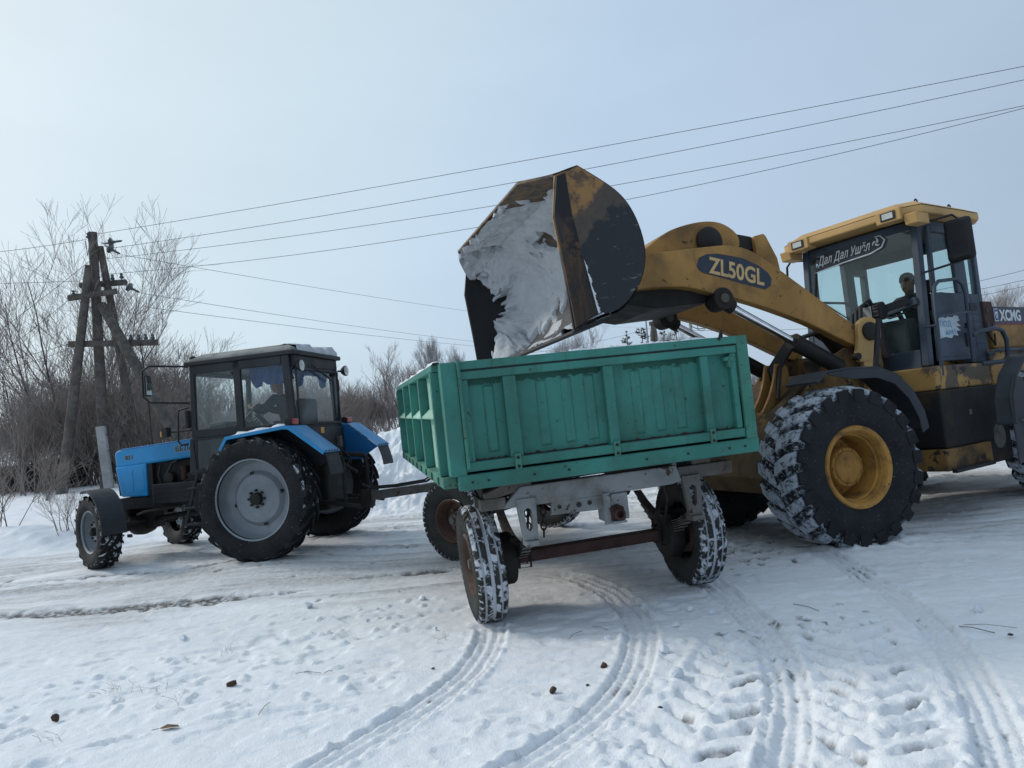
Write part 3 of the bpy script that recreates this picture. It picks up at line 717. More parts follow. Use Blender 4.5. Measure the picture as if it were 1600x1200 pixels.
wire('shallow low wire on the left at crossarm height', dep(112, 536, 19.3), dep(-120, 592, 15), .05, .0062)
wire('lowest wire on the left under the shallow one', dep(118, 541, 19.3), dep(-120, 604, 14), .1, .0062)
wire('upper thin wire right of the loader cab', dep(1420, 462, 40), dep(1700, 394, 40), .15, .013)
wire('middle thin wire right of the loader cab', dep(1420, 472, 42), dep(1700, 414, 42), .12, .013)
wire('lower thin wire above the loader bonnet', dep(1420, 482, 44), dep(1700, 424, 44), .12, .012)
wire('distant thin wire seen under the raised bucket', dep(800, 555, 90), dep(1016, 513, 92), .4, .018)
wire('distant thin wire right of the far lattice post', dep(1076, 516, 70), dep(1420, 500, 70), .4, .018)
# ------------------------------------------------------------------ trees
def T(name, label, px, d, H, r, seed, cmat=None, group=None, **k):
    a, c_ = tree_meshes(seed, H, r, **k)
    if cmat: c_.materials.clear(); c_.materials.append(cmat)
    p = dep(px, 700, d); return plant('bare_tree', label, 'tree', gz(p.x, p.y), a, c_, 1, 0, group)
T('t', 'tall bare multi-stemmed tree growing among the pole props', 128, 21.2, 8.8, .058, 3, stems=6, maxl=3, spread=.8, upb=.5, kids=(6, 8), first=.82)
T('t', 'slim bare tree with wide forked crown right of the pole', 200, 22.5, 6.8, .05, 8, stems=3, maxl=3, spread=.85, upb=.5, kids=(6, 8), first=.8)
T('t', 'leaning bare tree left of the pole reaching the left edge', 40, 22.5, 5.6, .045, 15, stems=3, maxl=3, spread=.9, upb=.45, kids=(6, 8), first=.82)
T('t', 'bare young tree standing behind the tractor cab roof', 262, 25.0, 5.6, .06, 21, stems=3, maxl=3, spread=.8, kids=(5, 8), first=.75)
T('t', 'straight bare tree in the thicket right of the tractor cab', 606, 33, 3.7, .075, 31, cmat=TWIG, maxl=3, kids=(5, 8), spread=.8, upb=.55, first=.95)
T('t', 'bare tree with upswept twigs just left of the trailer wall', 636, 31, 3.6, .06, 34, cmat=TWIG, maxl=3, kids=(5, 8), spread=.75, upb=.6, first=.95, stems=2)
T('t', 'low rounded bare tree beside the tractor rear window', 558, 34, 2.9, .05, 37, cmat=TWIG, maxl=3, kids=(5, 7), stems=3, spread=.8)
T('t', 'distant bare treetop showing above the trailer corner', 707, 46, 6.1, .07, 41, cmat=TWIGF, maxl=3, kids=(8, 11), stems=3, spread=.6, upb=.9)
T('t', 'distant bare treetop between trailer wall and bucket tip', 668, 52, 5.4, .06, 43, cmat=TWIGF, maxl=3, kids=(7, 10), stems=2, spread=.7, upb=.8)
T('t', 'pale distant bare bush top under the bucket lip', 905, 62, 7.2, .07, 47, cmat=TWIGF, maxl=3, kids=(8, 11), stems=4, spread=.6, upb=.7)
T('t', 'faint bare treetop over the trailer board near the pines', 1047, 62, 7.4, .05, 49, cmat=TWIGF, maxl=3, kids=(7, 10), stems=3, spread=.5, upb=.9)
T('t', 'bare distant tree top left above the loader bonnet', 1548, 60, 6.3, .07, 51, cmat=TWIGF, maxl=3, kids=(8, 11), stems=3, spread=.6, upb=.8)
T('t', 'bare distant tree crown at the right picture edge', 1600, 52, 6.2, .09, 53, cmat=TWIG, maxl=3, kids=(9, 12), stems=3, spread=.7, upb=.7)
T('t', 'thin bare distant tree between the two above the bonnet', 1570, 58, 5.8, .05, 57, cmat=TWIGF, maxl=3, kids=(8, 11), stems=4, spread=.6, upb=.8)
# pines far away
def pine(label, px, ptop, d, W, seed):
    R = random.Random(seed); top = dep(px, ptop, d); b_ = gz(top.x, top.y); H = top.z - b_[2]
    tr, cr2 = MB(), MB(); tr.tube([(0, 0, -.2), (0, 0, H * .5), (0, 0, H)], [.12, .09, .03], 6)
    for i in range(34):
        f = R.uniform(.42, 1); a = R.uniform(0, 6.28); L = W * (1.15 - f) * R.uniform(.6, 1.15) + .12
        e0 = Vector((0, 0, H * f)); e1 = e0 + Vector((math.cos(a) * L, math.sin(a) * L, L * .28)); cr2.tube([e0, e1], [.03, .012], 4, False)
        for j in range(13):
            q = e0.lerp(e1, R.uniform(.35, 1.05)); dv = Vector((R.gauss(0, 1), R.gauss(0, 1), R.gauss(.4, .8))).normalized() * R.uniform(.16, .34)
            w_ = dv.cross(Vector((R.random(), R.random(), R.random()))).normalized() * .05
            cr2.add([q - w_, q + w_, q + dv], [(0, 1, 2)])
    e_ = empty('pine_tree', b_); tag(e_, label, 'tree'); obj('trunk', tr, BARK, e_); obj('crown', cr2, PINE, e_)
pine('small dark pine top farthest left above the trailer board', 979, 520, 72, 1.7, 1)
pine('dark pine top just left of the street lamp', 1002, 514, 70, 1.9, 2)
pine('dark pine top right of the distant pole', 1036, 519, 74, 1.6, 3)
pine('small pine top by the far cylinder rod', 1056, 517, 74, 1.3, 4)
# far street furniture above the trailer board
p = dep(1010, 600, 55); sl = empty('street_lamp', gz(p.x, p.y)); tag(sl, 'grey curved street lamp seen in the gap under the boom', 'street lamp')
top = dep(1009, 500, 55) - sl.location; tip = dep(1026, 489, 55) - sl.location
mb = MB(); mb.tube([(top.x, top.y, 0), (top.x, top.y, top.z * .6), top, top.lerp(tip, .12) + Vector((0, 0, .25)), top.lerp(tip, .4) + Vector((0, 0, .3)), tip], [.09, .08, .06, .05, .05, .045], 8); obj('post', mb, GALV, sl, smooth=60)
mb = MB(); mb.bar(tip, tip + (tip - top) * .35, .22, .1); obj('lamp_head', mb, GALV, sl, bev=.02)
p = dep(1020, 600, 60); fp_ = empty('utility_pole', gz(p.x, p.y)); tag(fp_, 'distant wooden twin-leg utility pole above the trailer board', 'utility pole')
P2 = lambda a, b_: dep(a, b_, 60) - fp_.location
for (a0, a1) in ((1018, 1020), (1025, 1021)):
    mb = MB(); q = P2(a0, 560); mb.tube([(q.x, q.y, 0), P2(a0 + (1 if a0 == 1018 else -1), 522), P2(a1, 503)], [.2, .17, .15], 8); obj('leg', mb, WOODP, fp_)
mb = MB(); mb.bar(P2(1014.5, 506), P2(1023, 505), .3, .34); mb.bar(P2(1020, 506), P2(1030, 504), .08, .08); obj('pole_head', mb, WOODP, fp_)
mb = MB(); mb.tube([P2(1024, 505), P2(1026, 505)], .16, 8); obj('insulator', mb, INSUL, fp_)
p = dep(1079, 600, 48); cp_ = empty('concrete_pole', gz(p.x, p.y)); tag(cp_, 'distant grey concrete pole with antenna ring beyond the cylinder rod', 'utility pole')
P3 = lambda a, b_: dep(a, b_, 48) - cp_.location
mb = MB(); q = P3(1079, 560); mb.tube([(q.x, q.y, 0), P3(1078.5, 498)], [.13, .10], 8); obj('pole', mb, CONC, cp_)
mb = MB(); mb.tube([P3(1078, 510), P3(1076, 492)], .05, 6); obj('mast', mb, WIREM, cp_); mb = MB(); mb.tube([P3(1080, 510), P3(1090, 514), P3(1100, 513)], .03, 6); obj('bracket', mb, WIREM, cp_)
mb = MB(); c_ = P3(1096, 511); mb.tube([c_ + Vector((math.cos(a) * .26, 0, math.sin(a) * .26)) for a in np.linspace(0, 6.28, 17)], .025, 5); obj('cable_coil', mb, WIREM, cp_)
# ------------------------------------------------------------------ thicket: shrubs one by one
G1 = 'bare shrubs in the thicket behind the pole'
L1 = 'bare grey-brown shrub in the dense thicket behind the pole and tractor bonnet'
for i in range(32):
    px = rng.uniform(-70, 330); d = rng.uniform(20.6 if 70 < px < 305 else 18.8, 25.5); p = dep(px, 700, d)
    shrub(gz(p.x, p.y, -.05), rng.randrange(6), rng.uniform(.85, 1.25) * (1.05 if d > 24 else .85), L1, G1)
for i in range(12):
    px = rng.uniform(-90, 270); d = rng.uniform(27, 32); p = dep(px, 700, d)
    shrub(gz(p.x, p.y, -.05), rng.randrange(6), rng.uniform(1.3, 1.6), L1, G1)
G2 = 'bare shrubs between tractor and trailer'
L2 = 'bare brown shrub in the row between tractor cab and trailer wall'
for i in range(22):
    px = rng.uniform(515, 640); d = rng.uniform(30, 37); p = dep(px, 700, d)
    shrub(gz(p.x, p.y, -.05), rng.randrange(6), rng.uniform(.7, 1.0), L2, G2)
G3 = 'bare shrubs seen through and over the tractor cab'
for i in range(24):
    px = rng.uniform(285, 520); d = rng.uniform(23, 30); p = dep(px, 700, d)
    shrub(gz(p.x, p.y, -.05), rng.randrange(6), rng.uniform(.8, 1.1), 'bare shrub seen through the windows of the tractor cab', G3)
shrub(gz(*dep(3, 850, 13.2)[:2]), 0, .55, 'sparse bare twig bush poking from the snow at the left edge', None)
shrub(gz(*dep(104, 850, 12.6)[:2]), 4, .33, 'tiny bare bush in the snow left of the tractor front wheel', None)
shrub(gz(*dep(78, 810, 16.5)[:2]), 2, .36, 'low bare bush in the snow before the leftmost prop', None)
shrub(gz(*dep(612, 740, 19)[:2]), 3, .40, 'small bare bush on the snow bank near the mud flap', None)
# far wood on the skyline: one dim mass of thin stems
R = random.Random(5); mb = MB()
for i in range(5200):
    x = R.uniform(-190, 170); y = R.uniform(120, 175) + abs(x) * .05; h = R.uniform(2.2, 4.6) * (1 + .25 * math.sin(x * .09)); z0 = hz(x, y) - .2
    w_ = R.uniform(.10, .34); ln = R.gauss(0, .3)
    mb.add([(x - w_, y, z0), (x + w_, y + .1, z0), (x + ln, y, z0 + h)], [(0, 1, 2)])
    for j in range(2):
        zz = R.uniform(.3, .8) * h; mb.add([(x, y, z0 + zz - .12), (x, y, z0 + zz + .12), (x + R.gauss(0, .9), y + R.gauss(0, .4), z0 + zz + R.uniform(.4, .9))], [(0, 1, 2)])
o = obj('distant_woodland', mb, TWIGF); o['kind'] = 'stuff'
# rusty pipe and dark shed roof lying behind the thicket on the left
rp = dep(48, 765, 21.6); zb = hz(rp.x, rp.y)
mb = MB(); mb.lathe([(.42, -1.35), (.46, -1.35), (.46, 1.35), (.42, 1.35), (.42, -1.35)], (0, 0, 0), 'x', 24); o = obj('rusty_pipe', mb, RUST, None, loc=(rp.x, rp.y, zb + .34), rot=(0, 0, .12), smooth=50); tag(o, 'fat rusty pipe lying on the snow behind the thicket', 'pipe')
rp = dep(84, 765, 21.2)
sh = empty('dark_crate', gz(rp.x, rp.y), (0, 0, -.2)); tag(sh, 'dark weathered timber crate behind the leftmost prop', 'crate')
for k in range(6):
    mb = MB(); mb.box(-.55, .55, -.5, .5, .02 + k * .135, .02 + k * .135 + .125); obj('board', mb, WOODP if k == 9 else DARKG, sh, bev=.006)
mb = MB(); mb.box(-.62, .62, -.56, .56, .84, .88); obj('lid', mb, DARKG, sh, rot=(0, .06, 0))
# ------------------------------------------------------------------ green two-axle trailer (forward +X, rear board faces the camera)
trl = empty('farm_trailer'); trl.matrix_world = P_TRL
tag(trl, 'green steel dump trailer with panelled sides on four truck wheels', 'trailer')
XR, HW, ZB, ZT, XF = -.83, 1.25, 1.31, 2.15, 3.35
# rear board
rb = MB(); xi = XR + .055
rb.box(xi, xi + .004, -1.14, 1.14, 1.40, 2.045)
rear = obj('rear_board', rb, GREEN, trl)
def part(name, bx, mat, par, bev=.006, **k):
    mb = MB(); mb.box(*bx); return obj(name, mb, mat, par, bev, **k)
part('rail', (XR - .005, XR + .06, -1.15, 1.13, 2.015, 2.075), GREEN, rear)
part('rail', (XR - .012, XR + .05, -1.17, 1.125, 2.088, 2.15), GREEN, rear, label='raised upper rail of the rear board')
part('rail', (XR - .005, XR + .06, -1.15, 1.13, 1.335, 1.405), GREEN, rear)
part('rail', (XR + .0, XR + .05, -1.15, 1.13, 2.0765, 2.0865), BLACKP, rear, 0)
for y0, y1, zb in ((.69, .79, 1.402), (-.085, -.005, 1.402), (-.895, -.825, 1.402)):
    part('upright', (XR + .002, XR + .056, y0, y1, zb + .003, 2.013), GREEN, rear)
    part('hinge_strap', (XR - .018, XR + .0, (y0 + y1) / 2 - .025, (y0 + y1) / 2 + .025, 1.30, 1.43), GREENR, rear, .004)
    mb = MB(); mb.cyl((XR - .024, (y0 + y1) / 2, 1.40), (XR - .016, (y0 + y1) / 2, 1.40), .012, 10); mb.cyl((XR - .024, (y0 + y1) / 2, 1.335), (XR - .016, (y0 + y1) / 2, 1.335), .012, 10); obj('bolt', mb, DARKG, rear)
part('upright', (XR + .002, XR + .056, 1.055, 1.125, 1.408, 2.013), GREEN, rear)
part('upright', (XR + .002, XR + .056, -1.14, -1.09, 1.408, 2.013), GREEN, rear)
for y in (.90, .49, .29, .105, -.28, -.46, -.64):       # pressed swages: long rounded ribs standing out of the sheet
    mb = MB(); h = .045
    mb.hexa([(xi, y - h, 1.455), (xi, y + h, 1.455), (xi, y + h, 1.965), (xi, y - h, 1.965),
             (xi - .013, y - h * .62, 1.475), (xi - .013, y + h * .62, 1.475), (xi - .013, y + h * .62, 1.945), (xi - .013, y - h * .62, 1.945)])
    obj('pressed_rib', mb, GREEN, rear, .004)
# dark worn paint and snow crust under the upper rail
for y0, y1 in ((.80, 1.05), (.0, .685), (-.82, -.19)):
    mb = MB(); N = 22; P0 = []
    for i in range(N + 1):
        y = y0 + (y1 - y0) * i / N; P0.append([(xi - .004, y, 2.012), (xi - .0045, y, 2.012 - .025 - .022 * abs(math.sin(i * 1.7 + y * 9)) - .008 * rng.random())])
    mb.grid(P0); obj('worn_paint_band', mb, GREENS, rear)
# rusty grime lying along the lower edge of each panel
for y0, y1 in ((.80, 1.05), (.0, .685), (-.82, -.10), (-1.085, -.90)):
    mb = MB(); N = 30; P0 = []
    for i in range(N + 1):
        y = y0 + (y1 - y0) * i / N; h_ = .006 + .020 * max(0, math.sin(i * .9 + y * 7)) * rng.random() + .006 * rng.random(); P0.append([(xi - .004, y, 1.406), (xi - .0045, y, 1.406 + h_)])
    mb.grid(P0); obj('grime_band', mb, RUST, rear)
# corner posts
for y0, y1 in ((1.13, 1.25), (-1.25, -1.155)):
    mb = MB(); mb.prism([(XR - .015, y0), (XR - .015, y1), (XR + .14, y1), (XR + .14, y0 + (.09 if y0 > 0 else 0)), (XR + .02, y0 + (.09 if y0 > 0 else 0)), (XR + .02, y0)] if y0 > 0 else
                      [(XR - .015, y0), (XR - .015, y1), (XR + .02, y1), (XR + .02, y0 + .03), (XR + .14, y0 + .03), (XR + .14, y0)], 1.312, 2.15, 'z')
    obj('corner_post', mb, GREEN if y0 > 0 else GREENR, trl, .006)
mb = MB(); mb.tube([(XR - .03, 1.118, 1.36), (XR - .03, 1.118, 2.165)], .014, 8); obj('hinge_rod', mb, GREENR, trl)
mb = MB(); mb.tube([(XR - .02, -1.0, 2.13), (XR - .05, -1.0, 2.175), (XR - .03, -1.02, 2.20), (XR - .01, -1.03, 2.15)], .011, 6); obj('latch', mb, DARKG, trl)
mb = MB(); mb.box(XR - .02, XR + .03, -1.11, -1.03, 1.955, 1.985); mb.box(XR - .02, XR + .03, -1.08, -1.06, 1.9, 1.99); obj('latch', mb, GREENR, trl, .004)
# sill under the rear board
mb = MB(); mb.box(XR - .025, XR + .06, -1.25, 1.20, 1.205, 1.318); obj('rear_sill', mb, GREEN, trl, .012)
mb = MB()
for y in (1.1, .98, .63, .36, -.27, -.62, -.98, -1.12): mb.cyl((XR - .034, y, 1.262), (XR - .02, y, 1.262), .009, 8)
obj('bolt', mb, DARKG, trl)
# side walls with protruding uprights
for sgn, nm in ((1, 'left'), (-1, 'right')):
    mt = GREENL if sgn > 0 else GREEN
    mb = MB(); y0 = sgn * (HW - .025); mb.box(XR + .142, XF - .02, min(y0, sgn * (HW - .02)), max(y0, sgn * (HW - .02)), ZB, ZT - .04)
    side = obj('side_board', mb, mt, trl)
    for x in (XR + .19, .36, 1.30, 2.20, XF - .08):
        mb = MB(); a_, b_ = sgn * (HW - .019), sgn * (HW + .06)
        mb.box(x - .035, x + .035, min(a_, b_), max(a_, b_), ZB + .002, ZT - .055); obj('upright', mb, GREEN, side, .006)
    xs = [XR + .19, .36, 1.30, 2.20, XF - .08]
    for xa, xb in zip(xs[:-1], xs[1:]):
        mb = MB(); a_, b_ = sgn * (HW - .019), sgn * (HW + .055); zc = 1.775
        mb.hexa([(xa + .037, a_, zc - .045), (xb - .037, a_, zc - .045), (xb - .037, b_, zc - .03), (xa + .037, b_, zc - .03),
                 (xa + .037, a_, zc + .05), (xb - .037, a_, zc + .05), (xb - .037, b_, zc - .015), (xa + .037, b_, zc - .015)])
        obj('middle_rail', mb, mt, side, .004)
    mb = MB(); a_, b_ = sgn * (HW - .03), sgn * (HW + .05); mb.box(XR + .142, XF, min(a_, b_), max(a_, b_), ZT - .052, ZT); obj('top_rail', mb, GREEN, side, .01)
    mb = MB(); a_, b_ = sgn * (HW - .05), sgn * (HW + .055); mb.box(XR + .06, XF, min(a_, b_), max(a_, b_), 1.225, ZB - .002); obj('bottom_rail', mb, GREENR, side, .008)
    for x in np.linspace(XR + .35, XF - .2, 9):
        mb = MB(); mb.box(x - .05, x + .05, min(sgn * (HW + .056), sgn * (HW + .070)), max(sgn * (HW + .056), sgn * (HW + .070)), 1.24, 1.30); obj('hinge_knuckle', mb, GREENR, side, .008)
mb = MB(); mb.box(XF - .02, XF + .02, -HW + .03, HW - .03, ZB, ZT); fb = obj('front_board', mb, GREEN, trl)
for y in (-1.1, -.55, 0, .55, 1.1): part('upright', (XF + .021, XF + .08, y - .04, y + .04, ZB, ZT - .03), GREEN, fb)
mb = MB(); mb.box(XR + .062, XF, -HW + .05, HW - .05, 1.262, 1.308); obj('floor', mb, RUST, trl)
# chassis
for y in (.52, -.52):
    mb = MB(); mb.box(-.50, 3.3, y - .05, y + .05, 1.0, 1.20); obj('chassis_beam', mb, GREYP, trl, .008)
for x in (-.25, .8, 1.9, 2.9):
    mb = MB(); mb.box(x - .04, x + .04, -1.18, 1.18, 1.205, 1.26); obj('cross_member', mb, GREYP, trl, .005)
mb = MB(); mb.prism([(.86, 1.0), (.70, 1.155), (-.62, 1.155), (-.66, 1.02), (-.56, 1.005), (.62, .995)], -.62, -.52, 'x'); obj('rear_crossbeam', mb, WHITEP, trl, .01)
mb = MB(); mb.box(-.60, -.50, -1.13, -.64, 1.03, 1.135); mb.box(-.58, -.5, -.95, -.78, 1.135, 1.20); obj('outrigger', mb, GREYP, trl, .008)
mb = MB(); mb.box(-.61, -.50, .82, 1.02, 1.0, 1.09); mb.prism([(.60, 1.14), (.98, 1.07), (.98, 1.13), (.78, 1.20), (.60, 1.20)], -.6, -.52, 'x'); obj('outrigger', mb, GREYP, trl, .008)
mb = MB(); mb.prism([(.46, 1.0), (.48, .90), (-.02, .885), (-.02, 1.0)], -.615, -.60, 'x'); pl = obj('drilled_plate', mb, WHITEP, trl, .003)
mb = MB()
for y, z, r in ((.40, .955, .016), (.24, .952, .021), (.15, .955, .018), (.34, .93, .008), (.28, .91, .007), (.44, .94, .006)): mb.cyl((-.622, y, z), (-.60, y, z), r, 14)
obj('bolt_hole', mb, BLACKT, pl)
# tow hitch box
mb = MB(); mb.box(-.64, -.50, -.165, .05, .79, 1.0); hb = obj('tow_hitch', mb, WHITEP, trl, .008)
mb = MB(); mb.box(-.66, -.6405, -.01, .052, .77, 1.02); obj('side_plate', mb, WHITEP, hb, .004)
mb = MB(); mb.prism([(-.11, .80), (-.10, .90), (-.06, .92), (0, .90), (.0, .80)], -.70, -.641, 'x'); mb.lathe([(.028, -.05), (.05, -.03), (.05, .03), (.028, .05)], (-.70, -.05, .85), 'x', 16, True); obj('hitch_jaw', mb, RUST, hb, .006)
mb = MB(); mb.box(-.72, -.641, -.11, .01, .775, .797); obj('hitch_lip', mb, WHITEP, hb, .006)
# slotted spring hangers with snow, at both sides of the rear axle
for yc, mt in ((.66, WHITEP), (-.74, GREYP)):
    mb = MB(); x0 = -.63; a, s = .075, .028
    outer = [(yc + .085, 1.06), (yc + .052, .735), (yc - .062, .735), (yc - .075, 1.06)]
    inner = [(yc + .030, .965), (yc + .020, .83), (yc - .004, .805), (yc - .026, .83), (yc - .03, .965), (yc - .0, .985)]
    def ring(o_, i_, xa, xb):
        bm = bmesh.new(); vo = [bm.verts.new((xa, *p_)) for p_ in o_]; vi = [bm.verts.new((xa, *p_)) for p_ in i_]
        eo = [bm.edges.new((vo[k], vo[(k + 1) % len(vo)])) for k in range(len(vo))]; ei = [bm.edges.new((vi[k], vi[(k + 1) % len(vi)])) for k in range(len(vi))]
        bmesh.ops.triangle_fill(bm, use_beauty=True, edges=eo + ei)
        g = bmesh.ops.extrude_face_region(bm, geom=bm.faces[:]); bmesh.ops.translate(bm, vec=(xb - xa, 0, 0), verts=[e_ for e_ in g['geom'] if isinstance(e_, bmesh.types.BMVert)])
        bmesh.ops.recalc_face_normals(bm, faces=bm.faces); me_ = bpy.data.meshes.new('spring_hanger'); bm.to_mesh(me_); bm.free(); me_.materials.append(mt); return me_
    hgr = obj('spring_hanger', ring(outer, inner, x0, x0 + .045), None, trl)
    mb = MB(); mb.box(x0 - .03, x0 + .10, yc - .065, yc + .045, .69, .733); obj('hanger_foot', mb, mt, hgr, .006)
# leaf springs, axle, brake drums
def leaf_spring(par, yc, x0, x1, zc, mats=(DARKG,)):
    mb = MB(); L = x1 - x0; xm = (x0 + x1) / 2
    for k in range(7):
        hl = L / 2 * (1 - k * .115); pts = []
        for i in range(9):
            f = -1 + 2 * i / 8; x = xm + f * hl; pts.append((x, zc + .20 * ((f * hl / (L / 2)) ** 2) - k * .018))
        top = [(x, z + .008) for x, z in pts]; mb.prism(pts + top[::-1], yc - .04, yc + .04)
    return obj('leaf_spring', mb, GREYP, par, 0)
for y in (.66, -.74): leaf_spring(trl, y - .02, -.62, .62, .60)
mb = MB(); mb.box(-.055, .055, -.80, .80, .435, .535); ax = obj('rear_axle', mb, RUST, trl, .012)
for y in (.60, -.70):
    mb = MB()
    for xx in (-.07, .07): mb.tube([(xx, y - .05, .62), (xx, y - .05, .40), (xx, y + .05, .40), (xx, y + .05, .62)], .010, 6)
    mb.box(-.085, .085, y - .06, y + .06, .538, .56); obj('spring_clamp', mb, DARKG, ax)
for sgn in (1, -1):
    mb = MB(); mb.lathe([(.05, 0), (.205, 0), (.22, .02), (.22, .12), (.19, .14), (.05, .14)], (0, sgn * .76 - (.07 if sgn > 0 else .07), .49), 'y', 32); mb.box(-.16, -.05, sgn * .70 - .03, sgn * .70 + .03, .42, .68); obj('brake_drum', mb, DARKG, ax, smooth=40)
mb = MB(); mb.tube([(-.30, -.30, 1.02), (-.30, .30, 1.02)], .10, 18); obj('air_tank', mb, DARKG, trl, .01)
mb = MB(); mb.tube([(-.45, .60, 1.05), (-.40, .62, .80), (-.25, .66, .62), (-.1, .72, .52)], .011, 6); mb.tube([(-.45, -.55, 1.05), (-.42, -.60, .85), (-.30, -.62, .70), (-.1, -.70, .56)], .011, 6); mb.tube([(-.56, .95, 1.18), (-.57, .60, 1.165), (-.57, .0, 1.175), (-.57, -.6, 1.17)], .010, 6); obj('brake_hose', mb, HOSE, trl)
mb = MB(); mb.box(-.50, -.30, .58, .98, 1.08, 1.20); mb.box(-.5, -.2, .78, 1.0, .98, 1.08); obj('bracket', mb, DARKG, trl, .01)
# safety chains
mb = MB()
def chain(pts):
    for i in range(len(pts) - 1):
        a_, b_ = Vector(pts[i]), Vector(pts[i + 1]); d = (b_ - a_); c_ = (a_ + b_) / 2; L = d.length * .62; u_ = d.normalized(); w_ = u_.cross(Vector((1, .2, 0) if i % 2 else (.2, 1, 0))).normalized()
        loop = [c_ + u_ * (math.cos(t_) * L) + w_ * (math.sin(t_) * .024) for t_ in np.linspace(0, 2 * math.pi, 13)]
        mb.tube(loop, .0075, 5, False)
chain([(-.44, .625, 1.0 - .055 * i) for i in range(6)]); chain([(-.50, .50 + .004 * i, 1.0 - .055 * i) for i in range(6)])
obj('safety_chain', mb, DARKG, trl)
# wheels
TYRE_TRL = make_mesh('tyre', tyre_mb(.49, .245, .255, 'ribs', 44, .016), TYRE_R, 45)
rim = MB(); rim.lathe([(.262, .105), (.245, .115), (.232, .10), (.222, .03), (.20, .0), (.195, -.045), (.14, -.06), (.105, -.02), (.10, .0), (0, .0)], n=40)
RIM_TRL = make_mesh('rim', rim, RUSTRIM, 40)
hub = MB(); hub.lathe([(.075, 0), (.07, .07), (.045, .085), (.04, .11), (0, .112)], n=20)
for k in range(6): a_ = k * math.pi / 3; hub.cyl((.12 * math.cos(a_), -.02, .12 * math.sin(a_)), (.12 * math.cos(a_), .015, .12 * math.sin(a_)), .014, 8)
HUB_TRL = make_mesh('hub', hub, GREYP, 40)
for sgn in (1, -1):
    wheel(trl, 'wheel', (0, sgn * .965, .488), TYRE_TRL, RIM_TRL, (rad(-2.0 * sgn), 0, 0), HUB_TRL, sgn < 0)
# steering turntable, front axle and drawbar
SI = STEER
def strp(name, mb, mat, bev=.008, par=None, **k):
    mb.v = [tuple(SI @ Vector(p_)) for p_ in mb.v]; return obj(name, mb, mat, par or trl, bev, **k)
mb = MB(); mb.lathe([(.42, -.03), (.52, -.03), (.52, .03), (.42, .03)], (0, 0, 1.0), 'z', 32, True); mb.lathe([(.42, -.02), (.5, -.02), (.5, .02), (.42, .02)], (0, 0, .93), 'z', 32, True); strp('turntable', mb, GREYP, 0)
mb = MB(); mb.box(-.055, .055, -.8, .8, .435, .535); strp('front_axle', mb, RUST)
mb = MB(); mb.box(-.5, .62, .38, .46, .80, .9); mb.box(-.5, .62, -.46, -.38, .80, .9); mb.box(-.06, .06, -.5, .5, .86, .93); mb.box(.55, .62, -.5, .5, .80, .9); strp('turntable_frame', mb, GREYP)
for y in (.5, -.5):
    ls = leaf_spring(trl, y, -.55, .55, .60); ls.matrix_local = SI
for sgn in (1, -1):
    p_ = SI @ Vector((0, sgn * .97, .488)); wheel(trl, 'wheel', p_, TYRE_TRL, RIM_TRL, (0, 0, rad(39)), HUB_TRL, sgn < 0)
hit = P_TRL.inverted() @ (P_TRC @ Vector((-1.0, 0, .60)))
d0 = SI @ Vector((.60, .42, .80)); d1 = SI @ Vector((.60, -.42, .80))
mb = MB(); mid = (d0 + d1) / 2 + (hit - (d0 + d1) / 2) * .35
mb.bar(d0, mid.lerp(hit, .3) , .07, .10); mb.bar(d1, mid.lerp(hit, .3), .07, .10); mb.bar(mid.lerp(hit, .2), hit, .10, .115); dbar = obj('drawbar', mb, GREYP, trl, .008)
mb = MB(); mb.lathe([(.035, -.03), (.07, -.03), (.07, .03), (.035, .03)], hit, 'z', 20, True); obj('drawbar_eye', mb, DARKG, dbar)
mb = MB(); pts = [d0 + Vector((0, 0, .25)), d0.lerp(hit, .25) + Vector((0, 0, .10)), d0.lerp(hit, .6) + Vector((0, 0, .085)), d0.lerp(hit, .9) + Vector((0, 0, .10)), hit + Vector((.0, 0, .16))]; mb.tube(pts, .014, 7); pts2 = [p_ + Vector((.03, .02, .02)) for p_ in pts]; mb.tube(pts2, .012, 7); obj('brake_hose', mb, HOSE, dbar)
mb = MB(); mb.bar(d0 + Vector((0, 0, .02)), d0 + Vector((-.03, 0, .33)), .06, .06); mb.bar(d0, d0 + Vector((-.25, -.05, .1)), .05, .05); strut = obj('turntable_post', mb, GREYP, trl, .006)
# snow load and snow on the top edges
mb = MB(); P0 = []
for i in range(30):
    row = []
    for j in range(22):
        x = XR + .1 + (XF - XR - .15) * i / 29; y = -HW + .04 + (2 * HW - .08) * j / 21
        f = 1 - max(abs(i / 14.5 - 1), abs(j / 10.5 - 1)) ** 3
        zz = 1.72 + .36 * f + .10 * math.sin(x * 3.1 + y) * f + rng.gauss(0, .025); row.append((x, y, min(zz, 2.13)))
    P0.append(row)
mb.grid(P0); o = obj('snow_load', mb, SNOW, None, smooth=180); o.matrix_world = P_TRL; tag(o, 'white snow heaped inside the green trailer body', 'snow', None, 'stuff')
mb = MB(); P0 = []
for i in range(90):
    x = XR + .1 + (XF - XR - .1) * i / 89; hh_ = max(0.004, .022 * (.5 + .5 * math.sin(i * .35)) + rng.gauss(.006, .006)); P0.append([(x, HW - .02, ZT + .001), (x, HW - .01, ZT + hh_), (x, HW + .035, ZT + hh_ * .9), (x, HW + .047, ZT + .001)])
mb.grid(P0); o = obj('snow_crust', mb, SNOW, None, smooth=180); o.matrix_world = P_TRL; tag(o, 'thin snow crust along the top rail of the trailer side wall', 'snow', None, 'stuff')
mb = MB(); P0 = []
